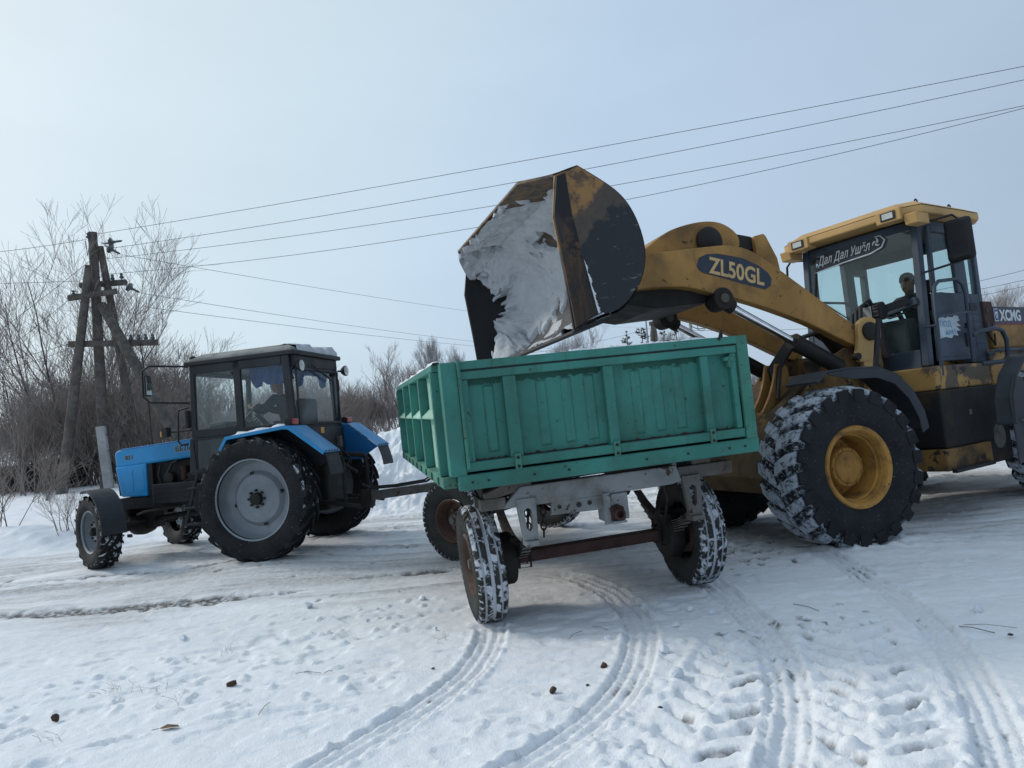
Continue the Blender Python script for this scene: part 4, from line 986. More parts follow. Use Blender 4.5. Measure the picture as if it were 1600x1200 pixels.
for i in range(80):
    y = .25 - 1.2 * i / 79; hh_ = max(0.003, .012 * (.5 + .5 * math.sin(i * .3)) + rng.gauss(.003, .004)); P0.append([(XR + .0, y, ZT + .001), (XR + .01, y, ZT + hh_), (XR + .04, y, ZT + hh_ * .9), (XR + .048, y, ZT + .001)])
mb.grid(P0); o = obj('snow_crust', mb, SNOW, None, smooth=180); o.matrix_world = P_TRL; tag(o, 'thin snow line on the top rail of the rear board', 'snow', None, 'stuff')
# ------------------------------------------------------------------ people: one skinned body, clothes as children
def skin_mesh(name, verts, edges, radii, root, mat, lvl=2):
    me_ = bpy.data.meshes.new(name); me_.from_pydata(verts, edges, [])
    o = bpy.data.objects.new(name, me_); COL.objects.link(o)
    md = o.modifiers.new('skin', 'SKIN'); md.use_smooth_shade = True; md.branch_smoothing = .6
    for i, r in enumerate(radii):
        s_ = me_.skin_vertices[0].data[i]; s_.radius = (r, r) if not isinstance(r, tuple) else r; s_.use_root = (i == root)
    sd = o.modifiers.new('sub', 'SUBSURF'); sd.levels = lvl; sd.render_levels = lvl
    bpy.context.view_layer.update(); dg = bpy.context.evaluated_depsgraph_get()
    m2 = bpy.data.meshes.new_from_object(o.evaluated_get(dg)); bpy.data.objects.remove(o)
    m2.materials.clear(); m2.materials.append(mat); m2.name = name
    return m2
def person(label, M, hands, look=0.0, lean=.12, cap=True):
    """seated driver facing +X, seat reference at the hips; hands: two points to grip"""
    p = empty('person'); p.matrix_world = M; tag(p, label, 'person')
    hip, waist, chest = Vector((0, 0, .10)), Vector((.03, 0, .28)), Vector((.02 + lean, 0, .50))
    neck, head, top = Vector((.05 + lean, 0, .60)), Vector((.09 + lean, 0, .72)), Vector((.075 + lean, 0, .84))
    V_, E_, R_ = [hip, waist, chest, neck, head, top], [(0, 1), (1, 2), (2, 3), (3, 4), (4, 5)], [(.15, .12), (.14, .11), (.155, .11), .058, (.078, .09), (.06, .065)]
    J, JE, JR = [hip, waist, chest, neck - Vector((0, 0, .015))], [(0, 1), (1, 2), (2, 3)], [(.175, .145), (.17, .14), (.19, .14), .075]
    Tm, TE, TR = [hip], [], [(.17, .14)]
    for sgn in (1, -1):
        sh = chest + Vector((0, sgn * .19, .04)); hand = Vector(hands[0 if sgn > 0 else 1])
        el = (sh + hand) / 2 + Vector((-.03, sgn * .07, -.13)); wr = hand.lerp(el, .16)
        k = len(V_); V_ += [sh, el, wr, hand]; E_ += [(2, k), (k, k + 1), (k + 1, k + 2), (k + 2, k + 3)]; R_ += [.062, .043, .028, (.038, .022)]
        fd = (hand - wr).normalized()
        for q in range(5):
            off = Vector((0, 0, .030 - .018 * q)) if q < 4 else Vector((-.02, -sgn * .015, .045))
            base = hand + off * .8 + fd * .03; mid = base + fd * (.035 if q < 4 else .018) + Vector((0, -sgn * .012, .005)); tip = mid + Vector((0, -sgn * .03, -.012)) + fd * .008
            j = len(V_); V_ += [base, mid, tip]; E_ += [(k + 3, j), (j, j + 1), (j + 1, j + 2)]; R_ += [.0095, .009, .0075]
        k = len(J); J += [sh, el, wr + (el - wr) * .1]; JE += [(2, k), (k, k + 1), (k + 1, k + 2)]; JR += [.082, .064, .048]
        kn = Vector((.46, sgn * .13, .12)); an = Vector((.56, sgn * .13, -.30)); toe = Vector((.74, sgn * .14, -.34))
        k = len(V_); V_ += [Vector((.05, sgn * .09, .08)), kn, an, toe]; E_ += [(0, k), (k, k + 1), (k + 1, k + 2), (k + 2, k + 3)]; R_ += [.085, .06, .04, .035]
        k = len(Tm); Tm += [Vector((.05, sgn * .095, .085)), kn, an]; TE += [(0, k), (k, k + 1), (k + 1, k + 2)]; TR += [.1, .078, .06]
    body = skin_mesh('body', V_, E_, R_, 0, SKIN); obj('body', body, None, p)
    obj('jacket', skin_mesh('jacket', J, JE, JR, 0, JACKET), None, p); obj('trousers', skin_mesh('trousers', Tm, TE, TR, 0, TROUS), None, p)
    mb = MB(); hx, hzv = .10 + lean, .735
    mb.lathe([(0, -.125), (.045, -.12), (.068, -.08), (.078, -.03), (.082, .02), (.080, .06), (.060, .10), (.03, .12), (0, .125)], (hx, 0, hzv), 'z', 24)
    mb.v = [(hx + (x - hx) * (1.12 if x > hx else 1.1) , y * .94, z) for x, y, z in mb.v]
    mb.add([(hx + .085, -.013, hzv - .03), (hx + .085, .013, hzv - .03), (hx + .113, 0, hzv - .036), (hx + .086, 0, hzv + .02)], [(0, 1, 2), (0, 2, 3), (1, 3, 2)])
    for sgn in (1, -1): mb.lathe([(.005, -.01), (.028, -.004), (.022, .008), (0, .006)], (hx - .01, sgn * .078, hzv - .005), 'y', 10)
    hd = obj('head', mb, SKIN, p, smooth=60)
    mb = MB(); 
    for sgn in (1, -1): mb.lathe([(0, .0), (.011, .002), (.008, .008), (0, .009)], (hx + .082, sgn * .032, hzv + .018), 'x', 10)
    mb.box(hx + .078, hx + .088, -.024, .024, hzv - .067, hzv - .058); obj('face_marks', mb, HAIR, hd)
    mb = MB(); mb.lathe([(.07, .02), (.092, .025), (.094, .045), (.088, .085), (.066, .122), (.03, .142), (0, .146)], (hx - .006, 0, hzv), 'z', 24)
    mb.v = [(hx + (x - hx) * 1.1, y * .97, z) for x, y, z in mb.v]; obj('knit_cap' if cap else 'hair', mb, HAIR, p, smooth=180)
    return p

# ------------------------------------------------------------------ yellow wheel loader (forward +X, bucket raised)
ldr = empty('wheel_loader'); ldr.matrix_world = P_LDR
tag(ldr, 'yellow articulated wheel loader with raised bucket tipping over the trailer', 'wheel loader')
def catmull(P, n=6):
    P = [np.array(p, float) for p in P]; out = []
    for i in range(len(P) - 1):
        p0, p1, p2, p3 = P[max(i - 1, 0)], P[i], P[i + 1], P[min(i + 2, len(P) - 1)]
        for k in range(n):
            t = k / n; out.append(.5 * ((2 * p1) + (-p0 + p2) * t + (2 * p0 - 5 * p1 + 4 * p2 - p3) * t * t + (-p0 + 3 * p1 - 3 * p2 + p3) * t ** 3))
    out.append(P[-1]); return [tuple(p) for p in out]
GRIME = paint('muddy_yellow_frame', (0.12, 0.075, 0.03), 0.7, (0.035, 0.027, 0.02), 0.42, 0.62, 0.9, 2.2, (0.2, 0.105, 0.03), 0.62, 0.66, 5)
GRIMEB = paint('oily_black_panel', (0.009, 0.009, 0.010), 0.6, (0.05, 0.032, 0.014), 0.52, 0.66, 0.8, 2.0, (0.16, 0.09, 0.022), 0.66, 0.70, 7, bmp=.5)
# bucket
BP = catmull([(2.97, 2.29), (2.72, 2.40), (2.52, 2.46), (2.36, 2.60), (2.24, 2.81), (2.21, 3.04), (2.28, 3.31), (2.43, 3.51), (2.76, 3.72)], 5)
NB = len(BP); BW = 1.5
def bprof(v):
    """bucket sheet section at width position v, ending on the spill guard edge"""
    g = np.clip((1.5 - abs(v)) / .36, 0, 1); ex = np.array([2.99, 3.635]) * (1 - g) + np.array([3.19, 3.70]) * g
    last = np.array(BP[-1]); return BP + [tuple(last * (1 - f) + ex * f) for f in (.25, .5, .75, 1.0)]
def bnormal(P, i):
    a_, b_ = np.array(P[max(i - 1, 0)]), np.array(P[min(i + 1, len(P) - 1)]); d = (b_ - a_) / np.linalg.norm(b_ - a_); return np.array([d[1], -d[0]])
vs_ = np.linspace(-BW, BW, 41)
def sheet(off0, off1):
    mb = MB(); A, B = [], []
    for v_ in vs_:
        P = bprof(v_); A.append([(P[i][0] + bnormal(P, i)[0] * off0, v_, P[i][1] + bnormal(P, i)[1] * off0) for i in range(len(P))])
        B.append([(P[i][0] + bnormal(P, i)[0] * off1, v_, P[i][1] + bnormal(P, i)[1] * off1) for i in range(len(P))])
    mb.grid(A); mb.grid(B)
    m_ = len(A[0]); nA = len(A) * m_
    for i in range(len(A) - 1):
        for j in (0, m_ - 1): mb.f.append((i * m_ + j, (i + 1) * m_ + j, nA + (i + 1) * m_ + j, nA + i * m_ + j))
    return mb
m_, t_, b_ = nodes_of('bucket_plate')               # worn paint: yellow left near the top, scraped dark steel below
v_ = obj_vec(t_); c_ = t_.nodes.new('ShaderNodeTexCoord'); s_ = t_.nodes.new('ShaderNodeSeparateXYZ'); t_.links.new(c_.outputs['Object'], s_.inputs[0])
fz = mth(t_, 'ADD', s_.outputs[2], mth(t_, 'MULTIPLY', mth(t_, 'SUBTRACT', s_.outputs[0], 2.4), mrange(t_, s_.outputs[0], 2.4, 2.95, .25, 1.0)))
fz = mth(t_, 'ADD', fz, mrange(t_, tex_noise(t_, v_, 2.2, 6, .6, .4), .2, .8, -.24, .24))
c1 = mixc(t_, mrange(t_, tex_noise(t_, v_, 9, 6, .7), .48, .60), (.27, .145, .045), (.085, .05, .028))
c2 = mixc(t_, mrange(t_, tex_noise(t_, v_, 5, 6, .7), .45, .6), (.075, .055, .04), (.05, .04, .032))
c3 = mixc(t_, mrange(t_, tex_noise(t_, obj_vec(t_, (2.2, 1, 5.0)), 3.0, 7, .75, .8), .60, .70, 0, .55), (.013, .014, .018), (.30, .31, .33))
cc = mixc(t_, mrange(t_, fz, 3.33, 3.37), c3, mixc(t_, mrange(t_, fz, 3.60, 3.66), c2, c1))
t_.links.new(cc, b_.inputs['Base Color']); b_.inputs['Roughness'].default_value = .5; bump(t_, b_, tex_noise(t_, v_, 20, 5), .25, .01)
BPLATE = m_
m_, t_, b_ = nodes_of('bucket_sheet')               # inner sheet: scraped grey steel, worn yellow paint left on the spill guard
v_ = obj_vec(t_); c_ = t_.nodes.new('ShaderNodeTexCoord'); s_ = t_.nodes.new('ShaderNodeSeparateXYZ'); t_.links.new(c_.outputs['Object'], s_.inputs[0])
g1 = mixc(t_, mrange(t_, tex_noise(t_, obj_vec(t_, (9, .8, 9)), 3, 6, .7, .4), .35, .65), (.035, .032, .032), (.11, .105, .105))
g2 = mixc(t_, mrange(t_, tex_noise(t_, v_, 7, 6, .7), .42, .58), (.20, .11, .04), (.035, .028, .024))
cc = mixc(t_, mrange(t_, mth(t_, 'ADD', s_.outputs[2], mrange(t_, tex_noise(t_, v_, 3, 5), .2, .8, -.1, .1)), 3.5, 3.56), g1, g2)
t_.links.new(cc, b_.inputs['Base Color']); b_.inputs['Roughness'].default_value = .45; bump(t_, b_, tex_noise(t_, v_, 20, 5), .25, .01)
BSHEET = m_
BCUT = paint('scraped_brown_steel', (0.028, 0.02, 0.017), 0.5, (0.12, 0.065, 0.022), 0.52, 0.62, 0.9, 1.6, (0.012, 0.012, 0.014), 0.5, 0.56, 3.0, streak=(3, 3, .4))
bk = obj('bucket', sheet(0, -.022), BSHEET, ldr, smooth=40)
plate = [p for p in BP] + [(2.99, 3.64), (3.05, 3.27), (3.0, 2.77)]
for sgn in (1, -1):
    mb = MB(); mb.prism(plate, sgn * (BW + .001), sgn * (BW + .026)); obj('side_plate', mb, BPLATE if sgn > 0 else BUCKET, bk)
    mb = MB(); st = [(2.985, 3.62), (2.90, 3.655), (2.88, 3.3), (2.82, 2.91), (2.74, 2.42), (2.96, 2.305), (3.0, 2.77), (3.05, 3.27)]; mb.prism(st, sgn * (BW + .028), sgn * (BW + .055)); obj('side_cutter', mb, BCUT if sgn > 0 else BUCKET, bk, .006)
mb = MB(); mb.prism([(3.0, 2.262), (2.98, 2.292), (2.70, 2.375), (2.66, 2.345)], -BW - .06, BW + .06); obj('cutting_edge', mb, BUCKET, bk, .006)
mb = MB(); 
for y in (-.58, .58, -.08, .08): mb.prism([(2.24, 2.60), (2.24, 3.3), (2.0, 3.1), (1.9, 2.78), (2.05, 2.62)], y - .03, y + .03)
obj('hinge_bracket', mb, BUCKET, bk, .008)
# snow packed in the bucket: thick where it stuck, thinning to nothing where the steel shows
mb = MB(); rows = []; VV = np.linspace(-BW + .004, BW - .004, 260)
NU = 170
for v_ in VV:
    P = bprof(v_); Pn = np.array(P); d = np.r_[0, np.cumsum(np.hypot(*np.diff(Pn, axis=0).T))]; s_all = np.linspace(0, 1, NU) * d[-1]
    xs, zs = np.interp(s_all, d, Pn[:, 0]), np.interp(s_all, d, Pn[:, 1]); f = np.linspace(0, 1, NU)
    tx, tz = np.gradient(xs), np.gradient(zs); L_ = np.hypot(tx, tz); nx_, nz_ = tz / L_, -tx / L_
    vv_ = np.full(NU, v_)
    n1 = fbm(f * 7, vv_ * 2.6, 4, .6, 3); n2 = fbm(f * 20, vv_ * 9, 3, .6, 8); n3 = fbm(f * 5.0, vv_ * 7.0, 3, .6, 19)
    th = .045 + .035 * n1 + .012 * n2 + .010 * fbm(f * 46, vv_ * 22, 3, .65, 71)
    th += .46 * np.exp(-((v_ + BW) / .30) ** 2) * sstep(.03, .14, f) * (1 - .5 * sstep(.55, .95, f)) * (.75 + .5 * n1)
    th -= .55 * (1 - sstep(.40, .47, f + .12 * n3 + .16 * (1 - sstep(-1.25, .1, v_)))) * (1 - np.exp(-((v_ - 1.3) / .16) ** 2) * (f < .14)) * (1 - .9 * sstep(.05, .2, n1 + .12 * np.abs(v_)))          # scraped strip by the lip
    th -= .40 * sstep(.80, .86, f + .10 * n1) * sstep(.50, .72, vv_ + .3 * n1)                                     # bare painted steel under the guard
    th -= .0 * (1 - sstep(-1.32, -1.12, vv_ + .45 * n1)) * sstep(.06, .14, f) * (1 - sstep(.40, .50, f + .14 * n1))             # bare steel by the far side
    th -= .22 * sstep(.16, .30, n3) * np.exp(-((f - .66) / .05) ** 2) * sstep(.1, .6, vv_)
    th -= .18 * sstep(.42, .5, n1 + .4 * n3) * sstep(.4, .6, f)
    th += .05 * np.exp(-((v_ - BW) / .08) ** 2) * sstep(.05, .2, f) * (1 - sstep(.7, .9, f))
    th = np.clip(th, -.018, .62)
    rows.append(list(zip(xs + nx_ * th, vv_, zs + nz_ * th)))
mb.grid(rows); o = obj('packed_snow', mb, SNOWD, None, smooth=180); o.matrix_world = P_LDR; tag(o, 'packed white snow sticking inside the raised loader bucket', 'snow', None, 'stuff')
mb = MB(); rows = []
for i in range(60):          # snow sliver in the corner between side plate and cutter
    f = i / 59; a_ = np.array((2.845, 3.0)) * (1 - f) + np.array((2.735, 2.42)) * f; w_ = max(.003, (.03 + .008 * math.sin(i * .5) + rng.gauss(0, .005)) * min(1, f * 3))
    rows.append([(a_[0] + .004, BW + .05, a_[1]), (a_[0] - w_ * .5, BW + .05, a_[1]), (a_[0] - w_, BW + .028, a_[1])])
mb.grid(rows); o = obj('snow_streak', mb, SNOW, None, smooth=180); o.matrix_world = P_LDR; tag(o, 'narrow snow streak on the bucket side cutter', 'snow', None, 'stuff')
mb = MB(); rows = []
for i in range(30):
    f = i / 29; rows.append([(2.95 - .25 * f, BW - .12 - .35 * (1 - f) * f, 2.318 + .082 * f + .02), (2.95 - .25 * f, BW - .02, 2.318 + .082 * f + .05 + rng.gauss(0, .006)), (2.93 - .25 * f, BW + .05, 2.31 + .082 * f + .025)])
mb.grid(rows); o = obj('snow_lump', mb, SNOW, None, smooth=180); o.matrix_world = P_LDR; tag(o, 'snow lump on the near end of the bucket cutting edge', 'snow', None, 'stuff')
# boom: two arms, cross box, lettering
boom = empty('boom', parent=ldr)
arm = catmull([(2.22, 2.86), (1.95, 3.02), (1.68, 3.16), (1.31, 3.2), (.91, 3.235), (.67, 3.245), (.43, 3.20), (.18, 3.06), (-.31, 2.71), (-.85, 2.32), (-1.06, 2.22)], 3)
low = catmull([(-1.08, 2.10), (-.95, 2.03), (-.70, 2.13), (-.25, 2.35), (.43, 2.60), (.86, 2.71), (1.28, 2.81), (1.82, 2.80), (2.1, 2.70), (2.26, 2.72)], 3)
for y in (.50, -.63):
    mb = MB(); mb.prism(arm + low, y, y + .13); obj('boom_arm', mb, YELLOW, boom, .012)
dec = [(1.09, 3.03), (1.05, 3.115), (.96, 3.15), (.82, 3.155), (.51, 3.10), (.31, 3.01), (.20, 2.93), (.165, 2.86), (.185, 2.785), (.27, 2.745), (.59, 2.83), (.84, 2.905), (1.01, 2.945), (1.07, 2.98)]
mb = MB(); mb.prism(dec, .631, .634); obj('model_plate', mb, DECALD, boom)
ex = np.array((.28 - .93, 0, 2.80 - 2.955)); lettering('ZL50GL', DECALY, boom, (.955, .637, 2.945), ex, (-.12, 0, .99), .70, .185, .026, 0.0)
mb = MB(); mb.lathe([(0, -.5), (.19, -.5), (.19, .5), (0, .5)], (1.30, 0, 3.02), 'y', 28); obj('cross_tube', mb, YELLOW, boom, smooth=40)
mb = MB(); mb.prism([(2.1, 2.72), (1.55, 2.62), (.9, 2.66), (.75, 2.80), (1.2, 2.86), (2.0, 2.95)], -.495, .495); obj('cross_plate', mb, DARKG, boom, .01)
mb = MB(); mb.prism(catmull([(1.72, 3.17), (1.32, 3.43), (1.07, 3.53), (.75, 3.585), (.51, 3.55), (.34, 3.40), (.42, 3.20), (.9, 2.9), (1.5, 2.92), (1.72, 3.17)], 4)[:-1], .05, .40); mb2 = mb
rk = obj('rocker_housing', mb, YELLOW, boom, .015)
mb = MB(); mb.lathe([(0, 0), (.13, 0), (.155, .02), (.155, .06), (.10, .10), (0, .11)], (.76, .40, 3.35), 'y', 24); obj('pivot_boss', mb, DARKG, rk, smooth=40)
mb = MB(); mb.prism([(.92, 3.222), (.60, 3.235), (.62, 3.27), (.9, 3.26)], .402, .50); obj('snow_on_boom', mb, SNOW, boom, .01)
mb = MB(); mb.prism([(.45, 3.50), (.10, 3.44), (-.02, 3.38), (-.02, 3.28), (.4, 3.26)], .125, .295); obj('rocker_arm', mb, DARKG, boom, .02)
mb = MB(); mb.prism([(.10, 3.42), (-.03, 3.448), (-.06, 3.42), (-.18, 3.16), (-.20, 3.0), (.1, 3.0)], .06, .12); mb.prism([(.10, 3.42), (-.03, 3.448), (-.06, 3.42), (-.18, 3.16), (-.20, 3.0), (.1, 3.0)], .30, .36); obj('clevis_plate', mb, YELLOW, boom, .008)
mb = MB(); mb.tube([(-.02, .21, 3.32), (-.45, .21, 2.80)], .045, 14); mb.tube([(-.42, .21, 2.85), (-1.05, .21, 2.0)], .085, 16); obj('tilt_cylinder', mb, DARKG, ldr, smooth=40)
# lift cylinders
for y in (.56, -.57):
    a_, b_ = Vector((.82, y, 2.665)), Vector((-.66, y, 1.83)); d = (b_ - a_)
    mb = MB(); m0, m1 = a_ + d * .60, b_; mb.tube([m0, m0 + d * .05, m0 + d * .051, m1], [.098, .098, .088, .088], 20)
    mb.tube([m0 + d * .02 + Vector((0, .07, .06)), m1 + Vector((0, .07, .06))], .016, 7); lc = obj('lift_cylinder', mb, DARKG, ldr, smooth=40)
    mb = MB(); mb.tube([a_ + d * .04, m0 - d * .0], .043, 18); obj('rod', mb, CHROME, lc, smooth=40)
    mb = MB(); mb.lathe([(0, -.10), (.12, -.10), (.12, .10), (0, .10)], a_, 'y', 24); mb.tube([a_, a_ + d * .10], [.085, .065], 14); mb.tube([a_ + d * .07, a_ + d * .11], .075, 16); obj('rod_eye', mb, DARKG, lc, .008)
    mb = MB(); mb.lathe([(.0, -.12), (.05, -.12), (.05, .12), (0, .12)], a_, 'y', 16); obj('pin', mb, GREYP, lc)
# front frame with boom towers
ff = empty('front_frame', parent=ldr)
for y in (.60, -.66):
    mb = MB(); tw = catmull([(-.86, 2.14), (-.88, 2.30), (-1.0, 2.37), (-1.13, 2.34), (-1.2, 2.22), (-1.12, 1.98)], 3); mb.prism(tw + [(-1.08, 1.88), (-.84, 1.86), (-.80, 1.93)], y + .035, y + .095); mb.prism([(-1.04, 1.9), (-.88, 1.9), (-.90, 1.5), (-1.05, 1.5)], y + .03, y + .09); obj('boom_tower', mb, YELLOWC, ff, .012)
    mb = MB(); mb.lathe([(0, 0), (.105, 0), (.105, .03), (.06, .05), (0, .05)], (-1.02, y + .096, 2.20), 'y', 24); obj('pivot_pin', mb, DARKG, ff, smooth=40); mb = MB(); mb.cyl((-.80, y + .05, 1.93), (-.80, y + .12, 1.93), .04, 10); obj('pin', mb, DARKG, ff, smooth=40)
    mb = MB(); mb.prism([(-1.3, 2.05), (-.8, 2.05), (-.55, 1.95), (.05, 1.42), (.22, 1.1), (.42, .62), (-.1, .5), (-1.35, .5)], y - .10 if y > 0 else y + .08, (y - .05) if y > 0 else y + .13); obj('side_plate', mb, YELLOWD, ff, .01)
mb = MB(); mb.prism([(-.35, 1.80), (.25, 1.38), (.62, .72), (.52, .55), (-.2, .55), (-.9, 1.2), (-.9, 1.8)], -.50, .50); obj('nose_plate', mb, GRIME, ff, .012)
mb = MB(); mb.prism([(.52, .55), (.66, .74), (.26, 1.42), (.22, 1.36), (.58, .72), (.44, .58)], -.82, .80); obj('front_apron', mb, GRIME, ff, .006)
mb = MB(); 
for y in (.12, .30): mb.prism(catmull([(.0, 1.95), (.06, 1.75), (.16, 1.55), (.30, 1.35), (.22, 1.32), (-.1, 1.6), (-.15, 1.9), (.0, 1.95)], 3)[:-1], y - .02, y + .02)
obj('gusset', mb, YELLOW, ff, .004)
mb = MB()
for k in range(5): mb.tube([(.1 - .05 * k, .40 - .06 * k, 1.55), (-.02, .36 - .05 * k, 1.9), (-.35, .3 - .05 * k, 2.2), (-.8, .25 - .05 * k, 2.3), (-1.3, .2 - .05 * k, 2.0)], .020, 7)
for k in range(3): mb.tube([(-1.12, .30 + .07 * k, 2.0), (-1.2, .30 + .07 * k, 2.45 + .04 * k), (-1.34, .3 + .07 * k, 2.52 + .04 * k), (-1.5, .28 + .06 * k, 2.35), (-1.55, .25 + .05 * k, 1.9)], .024, 8)
obj('hydraulic_hose', mb, HOSE, ff, smooth=60)
mb = MB(); mb.lathe([(0, -.80), (.21, -.80), (.21, -.72), (.16, -.5), (.15, -.2), (.27, -.15), (.27, .15), (.15, .2), (.16, .5), (.21, .72), (.21, .80), (0, .80)], (0, 0, .78), 'y', 28); obj('front_axle', mb, YRIM, ldr, smooth=40)
mb = MB(); mb.box(-1.7, -.3, -.42, .42, .55, 1.5); mb.box(-1.9, -.9, -.30, .30, .7, 2.0); obj('articulation_joint', mb, DARKG, ldr, .03)
# front fenders
def fender(par, y0, y1, P, mat, th=.025, mat4=None):
    mb = MB(); P = [np.array(p) for p in P]; up = []
    for i in range(len(P)):
        d = P[min(i + 1, len(P) - 1)] - P[max(i - 1, 0)]; d = d / np.linalg.norm(d); up.append(P[i] + np.array([-d[1], d[0]]) * -th)
    mb.prism([tuple(p) for p in P] + [tuple(p) for p in up[::-1]], y0, y1)
    for p, q in zip(P[:-1], P[1:]): pass
    lip = [tuple(p) for p in P[1:]] + [tuple(p + (np.array([-.12, .62]) - p) * (.02 if i == len(P) - 2 else .10) / max(.2, np.linalg.norm(p - np.array([-.12, .62])))) for i, p in enumerate(P[:0:-1])]
    mb.prism(lip, max(y0, y1, key=abs), max(y0, y1, key=abs) + (.015 if y1 > 0 else -.015))
    if mat4 is not None: mb.v = [tuple(mat4 @ Vector(p)) for p in mb.v]
    return obj('fender', mb, mat, par, .005)
FP = [(.27, 1.655), (.14, 1.745), (-.15, 1.765), (-.50, 1.75), (-.74, 1.66), (-.92, 1.48), (-1.03, 1.26), (-1.06, 1.08)]
fender(ldr, .76, 1.24, FP, FENDER); fender(ldr, -1.24, -.76, FP, FENDER)
mb = MB(); mb.bar((-.72, 1.0, 1.76), (-.86, 1.0, 2.30), .05, .03, (0, 1, 0)); mb.tube([(-.5, 1.0, 1.745), (-.5, 1.0, 1.78)], .02, 6); lb = obj('lamp_bracket', mb, BLACKP, ldr)
# wheels
TYRE_LDR = make_mesh('tyre', tyre_mb(.815, .60, .345, 'rock', 22, .034, .22, 96), TYRE_L, 40)
rim = MB(); rim.lathe([(.335, .20), (.40, .235), (.415, .255), (.405, .272), (.365, .262), (.345, .235), (.335, .16), (.32, .15), (.315, .0), (.305, -.10), (.20, -.11), (.20, -.1)], n=56)
RIM_LDR = make_mesh('rim', rim, YRIM, 35)
hub = MB(); hub.lathe([(.205, -.12), (.205, .085), (.19, .105), (.165, .11), (.16, .122), (.15, .13), (0, .13)], n=40)
for k in range(9): a_ = k * 2 * math.pi / 9; hub.cyl((.178 * math.cos(a_), .09, .178 * math.sin(a_)), (.178 * math.cos(a_), .118, .178 * math.sin(a_)), .012, 6)
for k in range(20): a_ = k * 2 * math.pi / 20; hub.cyl((.265 * math.cos(a_), -.11, .265 * math.sin(a_)), (.265 * math.cos(a_), -.085, .265 * math.sin(a_)), .014, 6)
hub.cyl((.03, .125, .09), (.03, .14, .09), .018, 8)
HUB_LDR = make_mesh('hub', hub, YRIM, 40)
for sgn in (1, -1): wheel(ldr, 'wheel', (0, sgn * 1.08, .79), TYRE_LDR, RIM_LDR, (0, 0, 0), HUB_LDR, sgn < 0)
for sgn in (1, -1):
    w_ = wheel(ldr, 'wheel', REAR @ Vector((-3.75, sgn * 1.08, .81)), TYRE_LDR, RIM_LDR, (0, 0, rad(14.5)), HUB_LDR, sgn < 0)
# ------------------------------------------------------------------ rear half, turned by the steering
def R_(name, mb, mat, par=None, bev=.008, **k):
    mb.v = [tuple(REAR @ Vector(p)) for p in mb.v]; return obj(name, mb, mat, par or ldr, bev, **k)
def RB(name, bx, mat, par=None, bev=.008, **k):
    mb = MB(); mb.box(*bx); return R_(name, mb, mat, par, bev, **k)
CW = .77
xf = lambda z: -1.56 - (z - 1.6) * .10            # the raked windscreen
# cab shell: posts, rails, panels
cab = empty('cab', parent=ldr)
mb = MB()
for sgn in (1, -1):
    y0, y1 = sgn * (CW - .085), sgn * CW; ya, yb = min(y0, y1), max(y0, y1)
    mb.hexa([(xf(1.75), ya, 1.75), (xf(1.75) - .11, ya, 1.75), (xf(1.75) - .11, yb, 1.75), (xf(1.75), yb, 1.75), (xf(3.5), ya, 3.5), (xf(3.5) - .10, ya, 3.5), (xf(3.5) - .10, yb, 3.5), (xf(3.5), yb, 3.5)])
    mb.box(-2.78, -2.58, ya, yb, 1.75, 3.5); mb.hexa([(-2.98, ya, 1.75), (-3.08, ya, 1.75), (-3.08, yb, 1.75), (-2.98, yb, 1.75), (-3.06, ya, 3.5), (-3.14, ya, 3.5), (-3.14, yb, 3.5), (-3.06, yb, 3.5)])
    mb.box(-2.58, xf(3.45) - .11, ya, yb, 3.42, 3.5); mb.box(-3.06, -2.78, ya, yb, 3.2, 3.5); mb.box(-3.02, -2.78, ya, yb, 1.75, 2.62)
mb.box(-3.1, -3.04, -CW + .09, CW - .09, 1.75, 2.45); mb.box(-3.14, -3.08, -CW + .09, CW - .09, 3.3, 3.5); mb.box(-1.86, -1.76, -CW + .09, CW - .09, 3.40, 3.5)
R_('cab_frame', mb, CABGREY, cab, .012)
RB('cab_floor', (-3.04, -1.66, -CW + .02, CW - .02, 1.70, 1.748), BLACKP, cab)
mb = MB()                                            # front lower body with the sloping black centre console
mb.prism([(xf(1.6) + .0, 1.60), (xf(2.4) - .0, 2.40), (xf(2.4) - .03, 2.40), (xf(1.6) - .05, 1.60)], -CW + .09, .20); R_('front_panel', mb, CABGREY, cab)
mb = MB(); mb.prism([(xf(1.75) + .008, 1.735), (xf(1.95) + .008, 1.95), (xf(1.95) - .05, 1.95), (xf(1.75) - .05, 1.735)], .203, CW - .088); R_('front_panel', mb, CABGREY, cab); mb = MB(); mb.bar((xf(2.46) + .0, .12, 2.42), (xf(2.56), .70, 2.53), .06, .09); R_('window_divider', mb, CABGREY, cab)
mb = MB(); mb.prism([(xf(1.5) + .012, 1.60), (xf(1.75) + .012, 1.732), (xf(1.75) - .1, 1.732), (xf(1.6) - .1, 1.60)], -CW + .05, CW - .0); R_('front_sill', mb, YELLOW, cab)
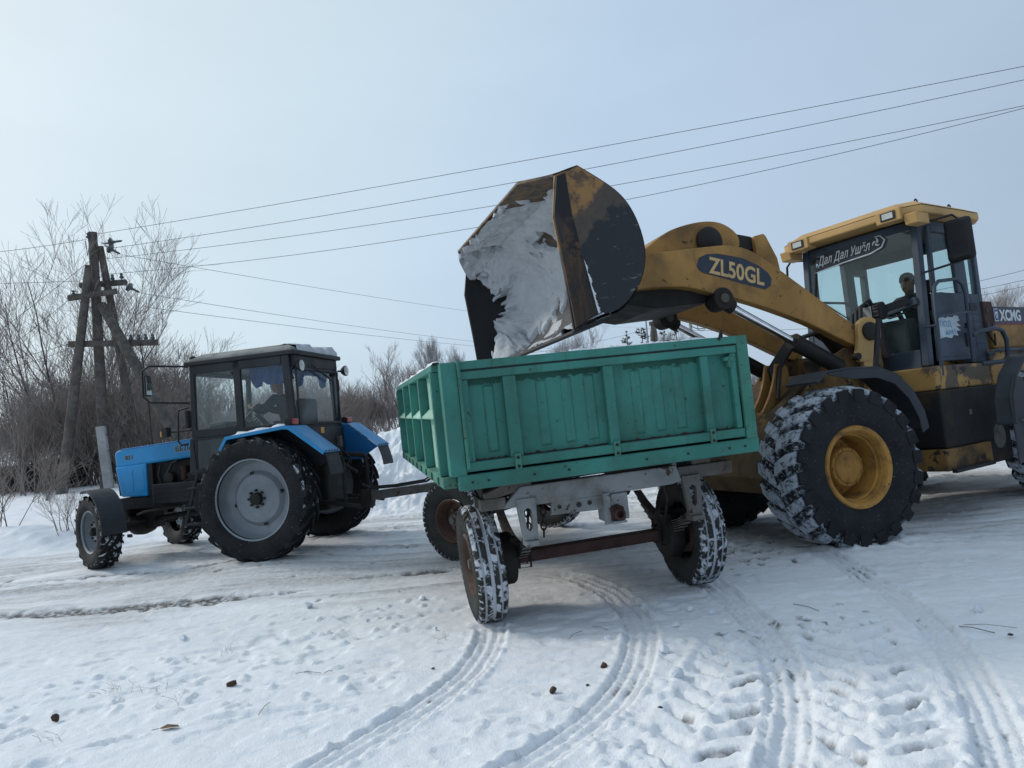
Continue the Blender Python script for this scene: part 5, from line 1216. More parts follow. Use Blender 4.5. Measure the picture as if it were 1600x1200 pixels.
# windows
def pane(P, mat=GLASS_L, th=.008, name='window_pane'):
    mb = MB(); P = [Vector(p) for p in P]; n_ = (P[1] - P[0]).cross(P[2] - P[0]).normalized() * th; k = len(P)
    mb.add([*P, *[p + n_ for p in P]], [tuple(range(k)), tuple(range(2 * k - 1, k - 1, -1))] + [(i, (i + 1) % k, k + (i + 1) % k, k + i) for i in range(k)]); return R_(name, mb, mat, cab, 0)
wz0, wz1 = 2.40, 3.44
yw = CW - .09
pane([(xf(wz0) - .03, -yw, wz0), (xf(2.42) - .03, .12, 2.42), (xf(2.56) - .03, yw, 2.56), (xf(wz1) - .03, yw, wz1), (xf(wz1) - .03, -yw, wz1)], name='windscreen')
lp = pane([(xf(1.955) - .02, .24, 1.955), (xf(1.96) - .02, yw, 1.96), (xf(2.5) - .02, yw, 2.50), (xf(2.40) - .02, .16, 2.40)], name='lower_windscreen')
for sgn in (1, -1):
    y = sgn * (CW - .03)
    pane([(-1.90, y, 2.64), (-2.54, y, 2.64), (-2.54, y, 3.40), (-1.96, y, 3.40)] if sgn > 0 else [(-1.92, y, 2.30), (-2.52, y, 2.30), (-2.52, y, 3.36), (-1.99, y, 3.36)], name='side_window')
    pane([(-2.79, y, 2.63), (-3.03, y, 2.63), (-3.06, y, 3.19), (-2.79, y, 3.19)], name='rear_quarter_window')
pane([(-3.08, -CW + .1, 2.46), (-3.08, CW - .1, 2.46), (-3.12, CW - .1, 3.29), (-3.12, -CW + .1, 3.29)], name='rear_window')
if True:
    mb = MB(); mb.prism([(-1.70, 1.75), (-2.57, 1.75), (-2.57, 2.30), (-1.76, 2.30)], -CW + .01, -CW + .04); mb.prism([(-1.76, 2.3005), (-1.92, 2.3005), (-1.99, 3.42), (-1.86, 3.42)], -CW + .01, -CW + .04); mb.prism([(-1.99, 3.3605), (-1.99, 3.42), (-2.57, 3.42), (-2.57, 3.3605)], -CW + .01, -CW + .04); R_('side_panel', mb, INTER, cab, 0)
    RB('window_bar', (-2.57, -1.75, -CW + .0, -CW + .03, 2.80, 2.83), BLACKP, cab, .003)
# door on the near side
door = empty('cab_door', parent=ldr)
mb = MB(); mb.prism([(-1.80, 1.79), (-2.56, 1.79), (-2.56, 2.62), (-1.885, 2.62)], CW - .03, CW + .012); R_('door_panel', mb, CABGREY, door, .012)
mb = MB()
for P in ([(-1.885, 2.622), (-1.95, 3.45), (-2.03, 3.45), (-1.965, 2.622)], [(-2.47, 2.622), (-2.48, 3.45), (-2.57, 3.45), (-2.57, 2.622)], [(-2.031, 3.37), (-2.031, 3.45), (-2.479, 3.45), (-2.479, 3.37)]): mb.prism(P, CW - .03, CW + .012)
R_('window_frame', mb, CABGREY, door, .012)
mb = MB(); mb.prism([(-1.84, 1.84), (-2.50, 1.84), (-2.50, 2.56), (-1.92, 2.56)], CW + .0125, CW + .018); R_('door_pressing', mb, CABGREY, door, .004)
torn = [(-1.845, 2.315), (-1.92, 2.30), (-1.95, 2.325), (-2.06, 2.30), (-2.10, 2.32), (-2.22, 2.31), (-2.27, 2.335), (-2.36, 2.33), (-2.38, 2.27), (-2.30, 2.255), (-2.40, 2.205), (-2.28, 2.20), (-2.38, 2.15), (-2.27, 2.145), (-2.30, 2.085), (-2.19, 2.10), (-2.14, 2.06), (-2.0, 2.075), (-1.85, 2.055)]
mb = MB(); mb.prism(torn, CW + .0185, CW + .0215); R_('torn_sticker', mb, PAPER, door, 0)
def Rlet(s, mat, par, o, ex, ey, w, h, bold=0, shear=0):
    q = REAR.to_3x3(); return lettering(s, mat, par, REAR @ Vector(o), q @ Vector(ex), q @ Vector(ey), w, h, bold, shear)
Rlet('ПОД', INKB, door, (-1.90, CW + .024, 2.185), (-1, 0, 0.0), (0, 0, 1), .26, .085, .0); Rlet('АРАТ', INKB, door, (-2.0, CW + .024, 2.095), (-1, 0, 0.05), (0, 0, 1), .26, .055, .01)
RB('door_handle', (-2.62, -2.52, CW + .013, CW + .04, 2.18, 2.24), BLACKP, door); RB('hinge', (-2.53, -2.47, CW + .013, CW + .035, 1.95, 2.12), BLACKP, door)
mb = MB()
for z in (2.36, 2.27, 2.10, 1.98): mb.box(-3.0, -2.62, CW + .001, CW + .008, z, z + .012)
RB('vent', (-2.90, -2.72, CW + .001, CW + .01, 2.40, 2.50), BLACKP, cab); R_('panel_crease', mb, CABGREY, cab, .002)
mb = MB(); mb.tube([(-1.58, CW + .12, 1.62), (-1.66, CW + .12, 2.55), (-1.70, CW + .12, 2.66), (-1.80, CW + .12, 2.72), (-2.22, CW + .12, 2.76), (-2.36, CW + .12, 2.70), (-2.40, CW + .12, 2.58), (-2.36, CW + .12, 1.75)], .021, 8); mb.tube([(-1.62, CW + .12, 2.20), (-1.60, CW, 2.20)], .016, 6); mb.tube([(-1.67, CW + .12, 2.30), (-2.39, CW + .12, 2.36)], .016, 6)
R_('grab_rail', mb, CABGREY, ldr, 0, smooth=60)
mb = MB(); mb.tube([(-2.42, CW + .12, 2.07), (-2.55, CW + .13, 2.11), (-2.95, CW + .16, 2.15), (-3.12, CW + .16, 2.12), (-3.20, CW + .16, 2.0), (-3.18, CW + .16, 1.80), (-3.08, CW + .15, 1.73), (-2.55, CW + .12, 1.72)], .028, 8); R_('grab_rail', mb, CABGREY, ldr, 0, smooth=60)
# roof with corner lamps
roof = empty('cab_roof', parent=ldr)
mb = MB(); RO = [(-1.46, .72), (-1.60, .93), (-2.95, .93), (-3.16, .80), (-3.16, -.80), (-2.95, -.93), (-1.60, -.93), (-1.46, -.72)]
mb.prism(RO, 3.525, 3.62, 'z'); k = len(mb.v)
mb.add([(x * 1.0, y, 3.6205) for x, y in RO] + [(-2.3 + (x + 2.3) * .86, y * .86, 3.70) for x, y in RO], [(i, (i + 1) % 8, 8 + (i + 1) % 8, 8 + i) for i in range(8)] + [tuple(range(8, 16))])
R_('roof_shell', mb, YELLOWC, roof, .02)
for y0, y1 in ((.46, .76), (-.76, -.46)):
    mb = MB(); mb.prism([(-1.44, 3.48), (-1.44, 3.63), (-1.62, 3.65), (-1.62, 3.48)], y0, y1); R_('lamp_housing', mb, YELLOWC, roof, .012)
    mb = MB(); mb.box(-1.4395, -1.43, y0 + .06, y1 - .06, 3.505, 3.605); R_('lamp_bezel', mb, BLACKP, roof, .004); mb = MB(); mb.box(-1.43, -1.424, y0 + .085, y1 - .085, 3.52, 3.59); R_('work_lamp', mb, LENS, roof, .006)
mb = MB(); mb.prism([(-1.50, 3.40), (-1.47, 3.525), (-1.75, 3.525), (-1.75, 3.40)], .765, .92); R_('roof_corner', mb, YELLOWC, roof, .012); mb = MB(); mb.prism([(-1.50, 3.40), (-1.47, 3.525), (-1.75, 3.525), (-1.75, 3.40)], -.92, -.765); R_('roof_corner', mb, YELLOWC, roof, .012)
mb = MB(); 
for x in (-1.95, -2.75): mb.tube([Vector((x, .70, 3.69)) + Vector((math.cos(a_) * .035, 0, .045 + math.sin(a_) * .045)) for a_ in np.linspace(-1.5, 4.7, 14)], .010, 6)
R_('lifting_eye', mb, BLACKP, roof, 0); RB('roof_hatch', (-2.2, -1.9, -.25, .05, 3.69, 3.73), BLACKP, roof)
# windscreen banner
xb = lambda z: xf(z) + .006
mb = MB(); bo = [(-.60, 3.19), (-.54, 3.33), (-.42, 3.43), (.22, 3.45), (.34, 3.44), (.40, 3.36), (.37, 3.27), (.28, 3.24)]; 
mb.add([(xb(z) - .028, y, z) for y, z in bo] + [(xb(z) - .024, y, z) for y, z in bo], [tuple(range(8)), tuple(range(15, 7, -1))] + [(i, (i + 1) % 8, 8 + (i + 1) % 8, 8 + i) for i in range(8)]); R_('banner_sticker', mb, DECALD, cab, 0)
Rlet('Дал Дал Ушёл', DECALW, cab, (xb(3.25) - .012, -.55, 3.235), (0, 1, .035), (-.1, 0, 1), .74, .15, .012, .35)
mb = MB(); mb.tube([(xb(3.20) - .01, -.60, 3.18), (xb(3.23) - .01, -.2, 3.215), (xb(3.25) - .01, .18, 3.235), (xb(3.29) - .01, .33, 3.28), (xb(3.36) - .01, .375, 3.36), (xb(3.42) - .01, .32, 3.425), (xb(3.44) - .01, .25, 3.43)], [.003, .010, .010, .010, .010, .008, .004], 5)
for k in range(3):
    a0 = k * 2.1; mb.tube([(xb(3.35) - .008, .265 + math.cos(a0 + s * .5) * (.012 + .014 * s), 3.355 + math.sin(a0 + s * .5) * (.012 + .016 * s)) for s in range(4)], [.012, .014, .010, .003], 5)
R_('banner_swirl', mb, DECALW, cab, 0)
# mirrors, wiper, lamp by the windscreen
mb = MB(); mb.tube([(-1.72, CW, 3.42), (-2.05, CW + .26, 3.49), (-2.12, CW + .32, 3.40), (-2.12, CW + .32, 3.0), (-2.05, CW + .28, 2.93), (-1.64, CW + .02, 2.83)], .014, 7); mr = R_('mirror_arm', mb, BLACKP, ldr, 0, smooth=60)
mb = MB(); mb.box(-2.06, -1.94, CW + .18, CW + .47, 2.92, 3.42); R_('mirror_head', mb, BLACKP, mr, .045); mb = MB(); mb.box(-2.066, -2.0605, CW + .21, CW + .44, 2.96, 3.38); R_('mirror_glass', mb, MIRR, mr, 0)
mb = MB(); mb.tube([(-1.80, -CW + .02, 3.40), (-1.82, -1.0, 3.45), (-1.80, -1.06, 3.38), (-1.74, -1.06, 2.95), (-1.73, -1.0, 2.84), (-1.70, -CW + .02, 2.85)], .016, 7); mr = R_('mirror_arm', mb, BLACKP, ldr, 0, smooth=60)
mb = MB(); mb.box(-1.80, -1.72, -1.16, -1.02, 2.92, 3.14); R_('mirror_head', mb, BLACKP, mr, .03)
mb = MB(); mb.tube([(xf(2.42) + .02, -.42, 2.40), (xf(2.75) + .03, -.62, 2.78), (xf(3.1) + .03, -.56, 3.12)], .012, 6); mb.bar((xf(2.7) + .035, -.60, 2.66), (xf(3.15) + .03, -.555, 3.16), .012, .03); mb.tube([(xf(2.42) + .02, -.15, 2.38), (xf(2.7) + .03, -.50, 2.72)], .010, 6); mb.tube([(xf(2.42) + .02, -.05, 2.38), (xf(2.75) + .03, -.52, 2.78)], .008, 6); R_('wiper', mb, BLACKP, ldr, 0)
hl = R_('headlamp', (lambda m_: (m_.prism([(-1.26, 2.36), (-1.26, 2.56), (-1.36, 2.57), (-1.42, 2.50), (-1.42, 2.42), (-1.36, 2.35)], .14, .47), m_)[1])(MB()), BLACKP, ldr, .02)
RB('lens', (-1.258, -1.250, .21, .36, 2.385, 2.525), LENS, hl, .01); RB('indicator_lens', (-1.258, -1.250, .375, .45, 2.385, 2.525), BLACKP, hl, .004)
mb = MB()
for z in (2.40, 2.45, 2.49, 2.52): mb.box(-1.2495, -1.247, .38, .445, z, z + .012)
R_('guard_bar', mb, GREYP, hl, 0)
mb = MB(); mb.bar((-1.40, .34, 2.36), (-1.46, .36, 1.9), .09, .05); mb.bar((-1.42, .34, 2.47), (-1.62, .62, 2.55), .05, .09); R_('lamp_bracket', mb, BLACKP, ldr)
# interior: seat, steering column, right console
RB('seat', (-2.82, -2.40, -.02, .46, 2.02, 2.16), SEATM, cab, .04); mb = MB(); mb.prism([(-2.86, 2.1), (-2.74, 2.1), (-2.80, 2.72), (-2.9, 2.72)], .0, .44); mb.prism([(-2.88, 2.74), (-2.80, 2.74), (-2.82, 2.92), (-2.9, 2.92)], .1, .34); R_('seat_back', mb, SEATM, cab, .03); RB('seat_base', (-2.75, -2.45, .08, .36, 1.75, 2.02), SEATM, cab)
RB('console', (-1.98, -1.74, -.1, .5, 1.75, 2.36), INTER, cab, .03); RB('side_console', (-2.7, -2.0, -.62, -.25, 1.75, 2.20), INTER, cab, .03)
mb = MB(); mb.lathe([(.175, -.014), (.19, 0), (.175, .014), (.16, 0)], (0, 0, 0), 'z', 28, True)
for a_ in (0, 2.1, 4.2): mb.tube([(0, 0, -.02), (.17 * math.cos(a_), .17 * math.sin(a_), 0)], .01, 6)
mb.tube([(0, 0, 0), (0, 0, -.4)], .03, 8); rt_ = Matrix.Translation((-2.08, .22, 2.52)) @ Matrix.Rotation(rad(35), 4, 'Y'); mb.v = [tuple(rt_ @ Vector(p)) for p in mb.v]; R_('steering_wheel', mb, BLACKP, cab, 0, smooth=60)
RB('headliner', (-3.08, -1.80, -CW + .05, CW - .05, 3.43, 3.515), INTER, cab, 0)
person('driver in dark jacket sitting behind the loader windscreen', P_LDR @ REAR @ Matrix.Translation((-2.62, .22, 2.13)), [(.52, .16, .40), (.50, -.16, .42)], lean=.10)
# engine hood and body
RB('bonnet', (-5.4, -3.32, -.74, .74, 1.905, 2.47), YELLOW, ldr, .03)
strip = RB('name_strip', (-5.2, -3.40, .741, .746, 2.235, 2.462), DECALD, ldr, 0); RB('maroon_line', (-5.2, -3.40, .7465, .749, 2.222, 2.25), DECALR, strip, 0)
RB('emblem', (-3.52, -3.415, .7465, .749, 2.27, 2.435), DECALW, strip, 0); RB('emblem_field', (-3.51, -3.425, .7495, .751, 2.28, 2.425), DECALB, strip, 0)
mb = MB(); mb.prism([(-3.437, 2.395), (-3.498, 2.395), (-3.498, 2.355), (-3.47, 2.295), (-3.465, 2.295), (-3.437, 2.355)], .7515, .753); R_('emblem_shield', mb, DECALW, strip, 0); mb = MB(); mb.prism([(-3.455, 2.37), (-3.48, 2.37), (-3.468, 2.325)], .7535, .755); R_('emblem_core', mb, DECALB, strip, 0)
Rlet('XCMG', DECALW, strip, (-3.56, .7475, 2.27), (-1, 0, 0), (0, 0, 1), .62, .155, .035)
mb = MB(); mb.box(-3.28, -3.02, .30, .80, 2.14, 2.52); bx = R_('valve_box', mb, RUST, ldr, .02)
mb = MB(); 
for x, z in ((-3.11, 2.40), (-3.08, 2.22), (-3.22, 2.2)): mb.cyl((x, .801, z), (x, .806, z), .038, 14)
R_('hole', mb, BLACKT, bx, 0); mb = MB(); mb.cyl((-3.1, .6, 2.5), (-3.1, .6, 2.58), .06, 14); mb.cyl((-3.1, .6, 2.58), (-3.1, .6, 2.60), .08, 14); R_('filler_cap', mb, BLACKP, bx)
mb = MB(); mb.tube([(-3.08, .78, 2.13), (-3.15, .80, 2.0), (-3.2, .80, 1.95), (-3.22, .8, 2.1)], .012, 6); R_('cable', mb, HOSE, bx, 0)
RB('side_cover', (-5.2, -3.0, -.80, .80, 1.45, 1.902), FLAKE, ldr, .02)
RB('cab_base', (-2.72, -1.42, .30, .90, 1.46, 1.735), FLAKE, ldr, .02)
RB('side_locker', (-2.74, -1.36, .35, .94, .803, 1.455), GRIMEB, ldr, .02)
RB('ladder_box', (-2.30, -1.26, .38, .98, .56, .80), YELLOWD, ldr, .02); RB('fuel_tank', (-2.98, -2.305, .38, .92, .52, .95), GRIMEB, ldr, .04)
mb = MB(); mb.lathe([(0, 0), (.15, 0), (.15, .02), (0, .02)], (-2.62, .921, .84), 'y', 24); R_('tank_cover', mb, GREYP, ldr, 0); RB('step', (-2.2, -1.3, .98, 1.04, .54, .58), BLACKP, ldr); RB('label_plate', (-2.02, -1.96, .941, .944, 1.14, 1.2), GREYP, ldr, 0)
RB('rear_chassis', (-5.3, -1.5, -.45, .45, .62, 1.45), DARKG, ldr, .03); RB('counterweight', (-5.75, -5.3, -1.1, 1.1, .7, 1.9), YELLOW, ldr, .06)
RB('side_locker', (-2.74, -1.5, -.94, -.35, .6, 1.70), DARKG, ldr, .02)
mb = MB(); mb.lathe([(0, -.8), (.2, -.8), (.16, -.5), (.15, -.2), (.26, 0), (.15, .2), (.16, .5), (.2, .8), (0, .8)], (-3.75, 0, .80), 'y', 24); R_('rear_axle', mb, YRIM, ldr, 0, smooth=40)
FP2 = [(-2.02, 1.02), (-2.05, 1.30), (-2.22, 1.56), (-2.5, 1.74), (-3.0, 1.80), (-3.6, 1.78)]
mb = MB(); mb.prism(FP2 + [(x - .02 if i < 3 else x, z - .03) for i, (x, z) in reversed(list(enumerate(FP2)))], 1.18, 1.38); mb.prism([(-2.02, .55), (-2.02, 1.30), (-2.20, 1.56), (-2.60, 1.4), (-2.45, .62)], 1.34, 1.36); R_('fender', mb, FENDER, ldr, .008)
mb = MB(); mb.box(-3.6, -2.15, 1.361, 1.385, 1.02, 1.04); mb.tube([(-2.5, 1.2, 1.75), (-3.2, 1.2, 1.75)], .03, 8); R_('rail', mb, GREYP, ldr, 0)
mb = MB(); mb.tube([(-2.9, .82, 1.83), (-3.1, .84, 1.88), (-4.6, .84, 1.88)], .022, 8); R_('handrail', mb, CABGREY, ldr, 0)
# ------------------------------------------------------------------ blue farm tractor (forward +X)
trc = empty('farm_tractor'); trc.matrix_world = P_TRC
tag(trc, 'blue wheeled farm tractor with black cab, hitched to the trailer', 'tractor')
def PT(name, mb, mat, par=None, bev=.006, **k): return obj(name, mb, mat, par or trc, bev, **k)
def BX(name, bx, mat, par=None, bev=.006, **k):
    mb = MB(); mb.box(*bx); return PT(name, mb, mat, par, bev, **k)
# bonnet
mb = MB(); mb.prism([(1.10, 1.63), (2.50, 1.565), (2.60, 1.54), (2.62, 1.49), (2.60, 1.30), (2.50, 1.30), (1.10, 1.37)], -.31, .31); bn = PT('bonnet', mb, BLUE, trc, .03)
mb = MB(); mb.prism([(2.605, 1.315), (2.53, .885), (2.11, .87), (2.10, 1.335), (2.50, 1.318)], -.325, .325); sd = PT('bonnet_side_panel', mb, BLUE, bn, .02)
mb = MB()
for x0_, x1_ in ((2.14, 2.28), (2.32, 2.45)): BX('panel_pressing', (x0_, x1_, .3255, .3295, .94, 1.26), BLUE, bn, .003)
mb = MB(); mb.bar((1.15, .3115, 1.615), (2.5, .3115, 1.553), .006, .012); PT('trim_line', mb, BLUED, bn, 0)
mb = MB(); mb.prism([(2.64, 1.5), (2.60, .90), (2.56, .90), (2.57, 1.5)], -.28, .28); PT('grille', mb, BLACKP, bn, .01)
lettering('БЕЛАРУС', BLACKT, bn, (1.62, .3118, 1.452), (-1, 0, .05), (0, 0, 1), .50, .075, .02); lettering('БЕЛАРУС', GOLDT, bn, (1.628, .3108, 1.445), (-1, 0, .05), (0, 0, 1), .515, .088, .045)
lettering('821', BLACKT, bn, (2.44, .3118, 1.405), (-1, 0, .05), (0, 0, 1), .125, .055, .02); lettering('821', GOLDT, bn, (2.446, .3108, 1.40), (-1, 0, .05), (0, 0, 1), .137, .064, .045)
# engine and frame
BX('front_frame', (1.0, 2.62, -.28, .28, .70, .865), BLACKP, trc, .01); BX('front_ballast', (2.5, 2.68, -.25, .25, .60, .84), BLACKP, trc, .02)
BX('engine_block', (1.0, 2.05, -.22, .22, .74, 1.34), DARKG, trc, .02); BX('gearbox', (-.35, 1.0, -.26, .26, .50, 1.10), DARKG, trc, .03); BX('radiator', (2.02, 2.10, -.30, .30, .86, 1.5), BLACKP, trc)
mb = MB(); mb.cyl((1.53, .27, 1.06), (1.53, .27, 1.22), .045, 14); mb.cyl((1.53, .27, 1.22), (1.53, .27, 1.245), .055, 14); PT('fuel_filter', mb, RUST, trc, 0, smooth=40)
mb = MB(); mb.tube([(1.85, .26, .98), (1.82, .30, 1.12), (1.74, .30, 1.22), (1.72, .28, 1.30), (1.62, .28, 1.33)], .022, 8); mb.tube([(1.9, .26, 1.0), (1.93, .29, 1.15), (1.90, .28, 1.28)], .018, 7); mb.tube([(1.3, .28, 1.0), (1.45, .31, 1.05), (1.6, .30, 1.0), (1.75, .30, 1.04)], .014, 7); mb.tube([(1.2, .3, 1.2), (1.4, .3, 1.14), (1.52, .28, 1.1)], .010, 6); PT('engine_pipe', mb, HOSE, trc, 0, smooth=60)
mb = MB(); mb.lathe([(0, -.05), (.075, -.05), (.075, .05), (0, .05)], (1.76, .27, 1.10), 'y', 18); mb.box(1.25, 1.45, .22, .32, 1.02, 1.15); PT('alternator', mb, DARKG, trc, .006)
mb = MB(); mb.box(1.25, 1.95, .24, .42, .76, 1.03)
PT('battery_box', mb, BLACKP, trc, .012); mb = MB()
for z in (.83, .90, .97): mb.box(1.28, 1.92, .421, .428, z, z + .012)
PT('box_rib', mb, BLACKP, trc, .002)
BX('fuel_tank', (.45, 1.30, .24, .46, .62, 1.0), DARKG, trc, .04)
mb = MB(); mb.box(2.20, 2.68, -.12, .12, .40, .74); mb.lathe([(0, -.72), (.07, -.7), (.075, -.25), (.15, -.14), (.17, 0), (.15, .14), (.075, .25), (.07, .7), (0, .72)], (2.47, 0, .47), 'y', 20); mb.tube([(2.3, -.6, .52), (2.3, .6, .52)], .022, 7); mb.tube([(1.3, .05, .60), (2.4, .02, .50)], .04, 8); mb.tube([(2.3, .3, .62), (2.1, .4, .66), (1.6, .3, .7)], .02, 7); PT('front_axle', mb, DARKG, trc, 0, smooth=40)
# cab
cabt = empty('cab', parent=trc)
cw = .68; z0, z1 = 1.60, 2.575
mb = MB()
for sgn in (1, -1):
    ya, yb = (cw - .05, cw) if sgn > 0 else (-cw, -cw + .05)
    mb.hexa([(1.10, ya, 1.13), (1.02, ya, 1.13), (1.02, yb, 1.13), (1.10, yb, 1.13), (1.05, ya, z1), (.98, ya, z1), (.98, yb, z1), (1.05, yb, z1)])
    mb.box(.30, .405, ya, yb, 1.50, z1); mb.hexa([(-.34, ya, 1.55), (-.46, ya, 1.55), (-.46, yb, 1.55), (-.34, yb, 1.55), (-.30, ya, z1), (-.41, ya, z1), (-.41, yb, z1), (-.30, yb, z1)])
    mb.box(-.30, .99, ya, yb, 2.455, z1); mb.box(.40, 1.02, ya, yb, 1.60, 1.715); mb.box(-.36, .32, ya, yb, 1.60, 1.685)
mb.box(-.46, -.40, -cw + .051, cw - .051, 2.42, z1); mb.box(-.46, -.40, -cw + .051, cw - .051, 1.2, 1.64); mb.box(.99, 1.05, -cw + .051, cw - .051, 2.44, z1); mb.box(1.02, 1.08, -cw + .051, cw - .051, 1.15, 1.62)
PT('cab_frame', mb, TCAB, cabt, .012)
mb = MB(); mb.prism([(1.06, 2.44), (1.06, 2.40), (.96, 2.44)], cw - .045, cw - .005); mb.prism([(.42, 2.44), (.46, 2.44), (.42, 2.40)], cw - .045, cw - .005); PT('window_corner', mb, TCAB, cabt, 0)
BX('cab_floor', (-.35, 1.05, -.6, .6, 1.10, 1.14), TCAB, cabt)
mb = MB()                                        # door lower half: a tapering panel with its own pane
for P in ([(1.10, 1.6), (1.135, 1.13), (1.03, 1.18), (1.055, 1.57)], [(1.055, 1.572), (1.10, 1.602), (.42, 1.602), (.60, 1.572)], [(1.132, 1.125), (.84, 1.125), (.78, 1.205), (1.028, 1.19)], [(.775, 1.21), (.835, 1.13), (.42, 1.55), (.42, 1.60), (.61, 1.57)]): mb.prism(P, cw - .028, cw + .012)
PT('door_lower_panel', mb, TCAB, cabt, .004)
def tpane(P, name='window_pane'):
    mb = MB(); P = [Vector(p) for p in P]; n_ = (P[1] - P[0]).cross(P[2] - P[0]).normalized() * .006; k = len(P)
    mb.add([*P, *[p + n_ for p in P]], [tuple(range(k)), tuple(range(2 * k - 1, k - 1, -1))] + [(i, (i + 1) % k, k + (i + 1) % k, k + i) for i in range(k)]); return PT(name, mb, GLASS_T, cabt, 0)
for sgn in (1, -1):
    y = sgn * (cw - .025)
    tpane([(1.03, y, 1.714), (.404, y, 1.714), (.404, y, 2.456), (.985, y, 2.456)], 'door_window'); tpane([(.30, y, 1.684), (-.345, y, 1.684), (-.31, y, 2.456), (.30, y, 2.456)], 'side_window')
tpane([(1.04, cw - .015, 1.185), (.78, cw - .015, 1.20), (.61, cw - .015, 1.572), (1.058, cw - .015, 1.572)], 'lower_door_window')
tpane([(-.43, -.629, 1.639), (-.43, .629, 1.639), (-.43, .629, 2.421), (-.43, -.629, 2.421)], 'rear_window'); tpane([(1.05, -.629, 1.619), (1.05, .629, 1.619), (1.02, .629, 2.441), (1.02, -.629, 2.441)], 'windscreen')
mb = MB()
for a_, b_ in (((-.464, -.60, 1.67), (-.464, -.60, 2.40)), ((-.464, .60, 1.67), (-.464, .60, 2.40)), ((-.464, -.6, 2.40), (-.464, .6, 2.40)), ((-.464, -.6, 1.665), (-.464, .6, 1.665))): mb.bar(a_, b_, .035, .02, (1, 0, 0))
PT('rear_window_frame', mb, TCAB, cabt, .006)
mb = MB(); mb.tube([(-.49, .22, 2.46), (-.50, .05, 2.40), (-.49, -.35, 2.28)], .008, 6); mb.bar((-.49, -.02, 2.38), (-.485, -.40, 2.26), .012, .03, (1, 0, 0)); PT('rear_wiper', mb, BLACKP, cabt, 0)
mb = MB(); mb.tube([(-.47, -.56, 2.10), (-.50, -.56, 2.12), (-.50, -.56, 2.28), (-.47, -.56, 2.30)], .008, 6); PT('window_latch', mb, BLACKP, cabt, 0)
# roof with gutter and snow
mb = MB(); O = [(1.12, .70), (1.12, -.70), (-.50, -.70), (-.50, .70)]
mb.prism(O, 2.575, 2.635, 'z'); PT('roof_gutter', mb, TCAB, trc, .015)
mb = MB(); k = [(1.08, .67), (1.08, -.67), (-.46, -.67), (-.46, .67)]; mb.add([(x, y, 2.636) for x, y in k] + [(x * .98, y * .97, 2.675) for x, y in k] + [(.31 + (x - .31) * .82, y * .78, 2.735) for x, y in k], [(i, (i + 1) % 4, 4 + (i + 1) % 4, 4 + i) for i in range(4)] + [(4 + i, 4 + (i + 1) % 4, 8 + (i + 1) % 4, 8 + i) for i in range(4)] + [(8, 9, 10, 11)]); PT('roof_panel', mb, ROOFG, trc, .02)
mb = MB(); mb.lathe([(0, 0), (.045, 0), (.05, .03), (.03, .055), (0, .06)], (1.04, .60, 2.66), 'z', 14); PT('roof_knob', mb, BLACKP, trc, 0, smooth=50)
mb = MB(); rows = []
for i in range(26):
    y = .55 - 1.20 * i / 25; hgt = max(.004, .05 + .025 * math.sin(i * .9) + rng.gauss(0, .012)); rows.append([(-.47, y, 2.64), (-.465, y, 2.655 + hgt), (-.30, y, 2.70 + hgt * .8), (-.12, y, 2.705)])
mb.grid(rows); o = obj('roof_snow', mb, SNOWD, None, smooth=180); o.matrix_world = P_TRC; tag(o, 'lumpy greyish snow on the rear edge of the tractor roof', 'snow', None, 'stuff')
for y in (.60, -.74):
    mb = MB(); mb.lathe([(0, .05), (.04, .045), (.075, .0), (.08, -.03), (.072, -.035)], (-.52, y, 2.42), 'x', 20); lp = PT('work_lamp', mb, BLACKP, trc, 0, smooth=50); mb = MB(); mb.lathe([(0, -.045), (.04, -.042), (.072, -.034)], (-.52, y, 2.42), 'x', 20); PT('lens', mb, LENS, lp, 0, smooth=60); mb = MB(); mb.tube([(-.48, y, 2.42), (-.44, y * .93, 2.42)], .015, 6); PT('bracket', mb, BLACKP, lp, 0)
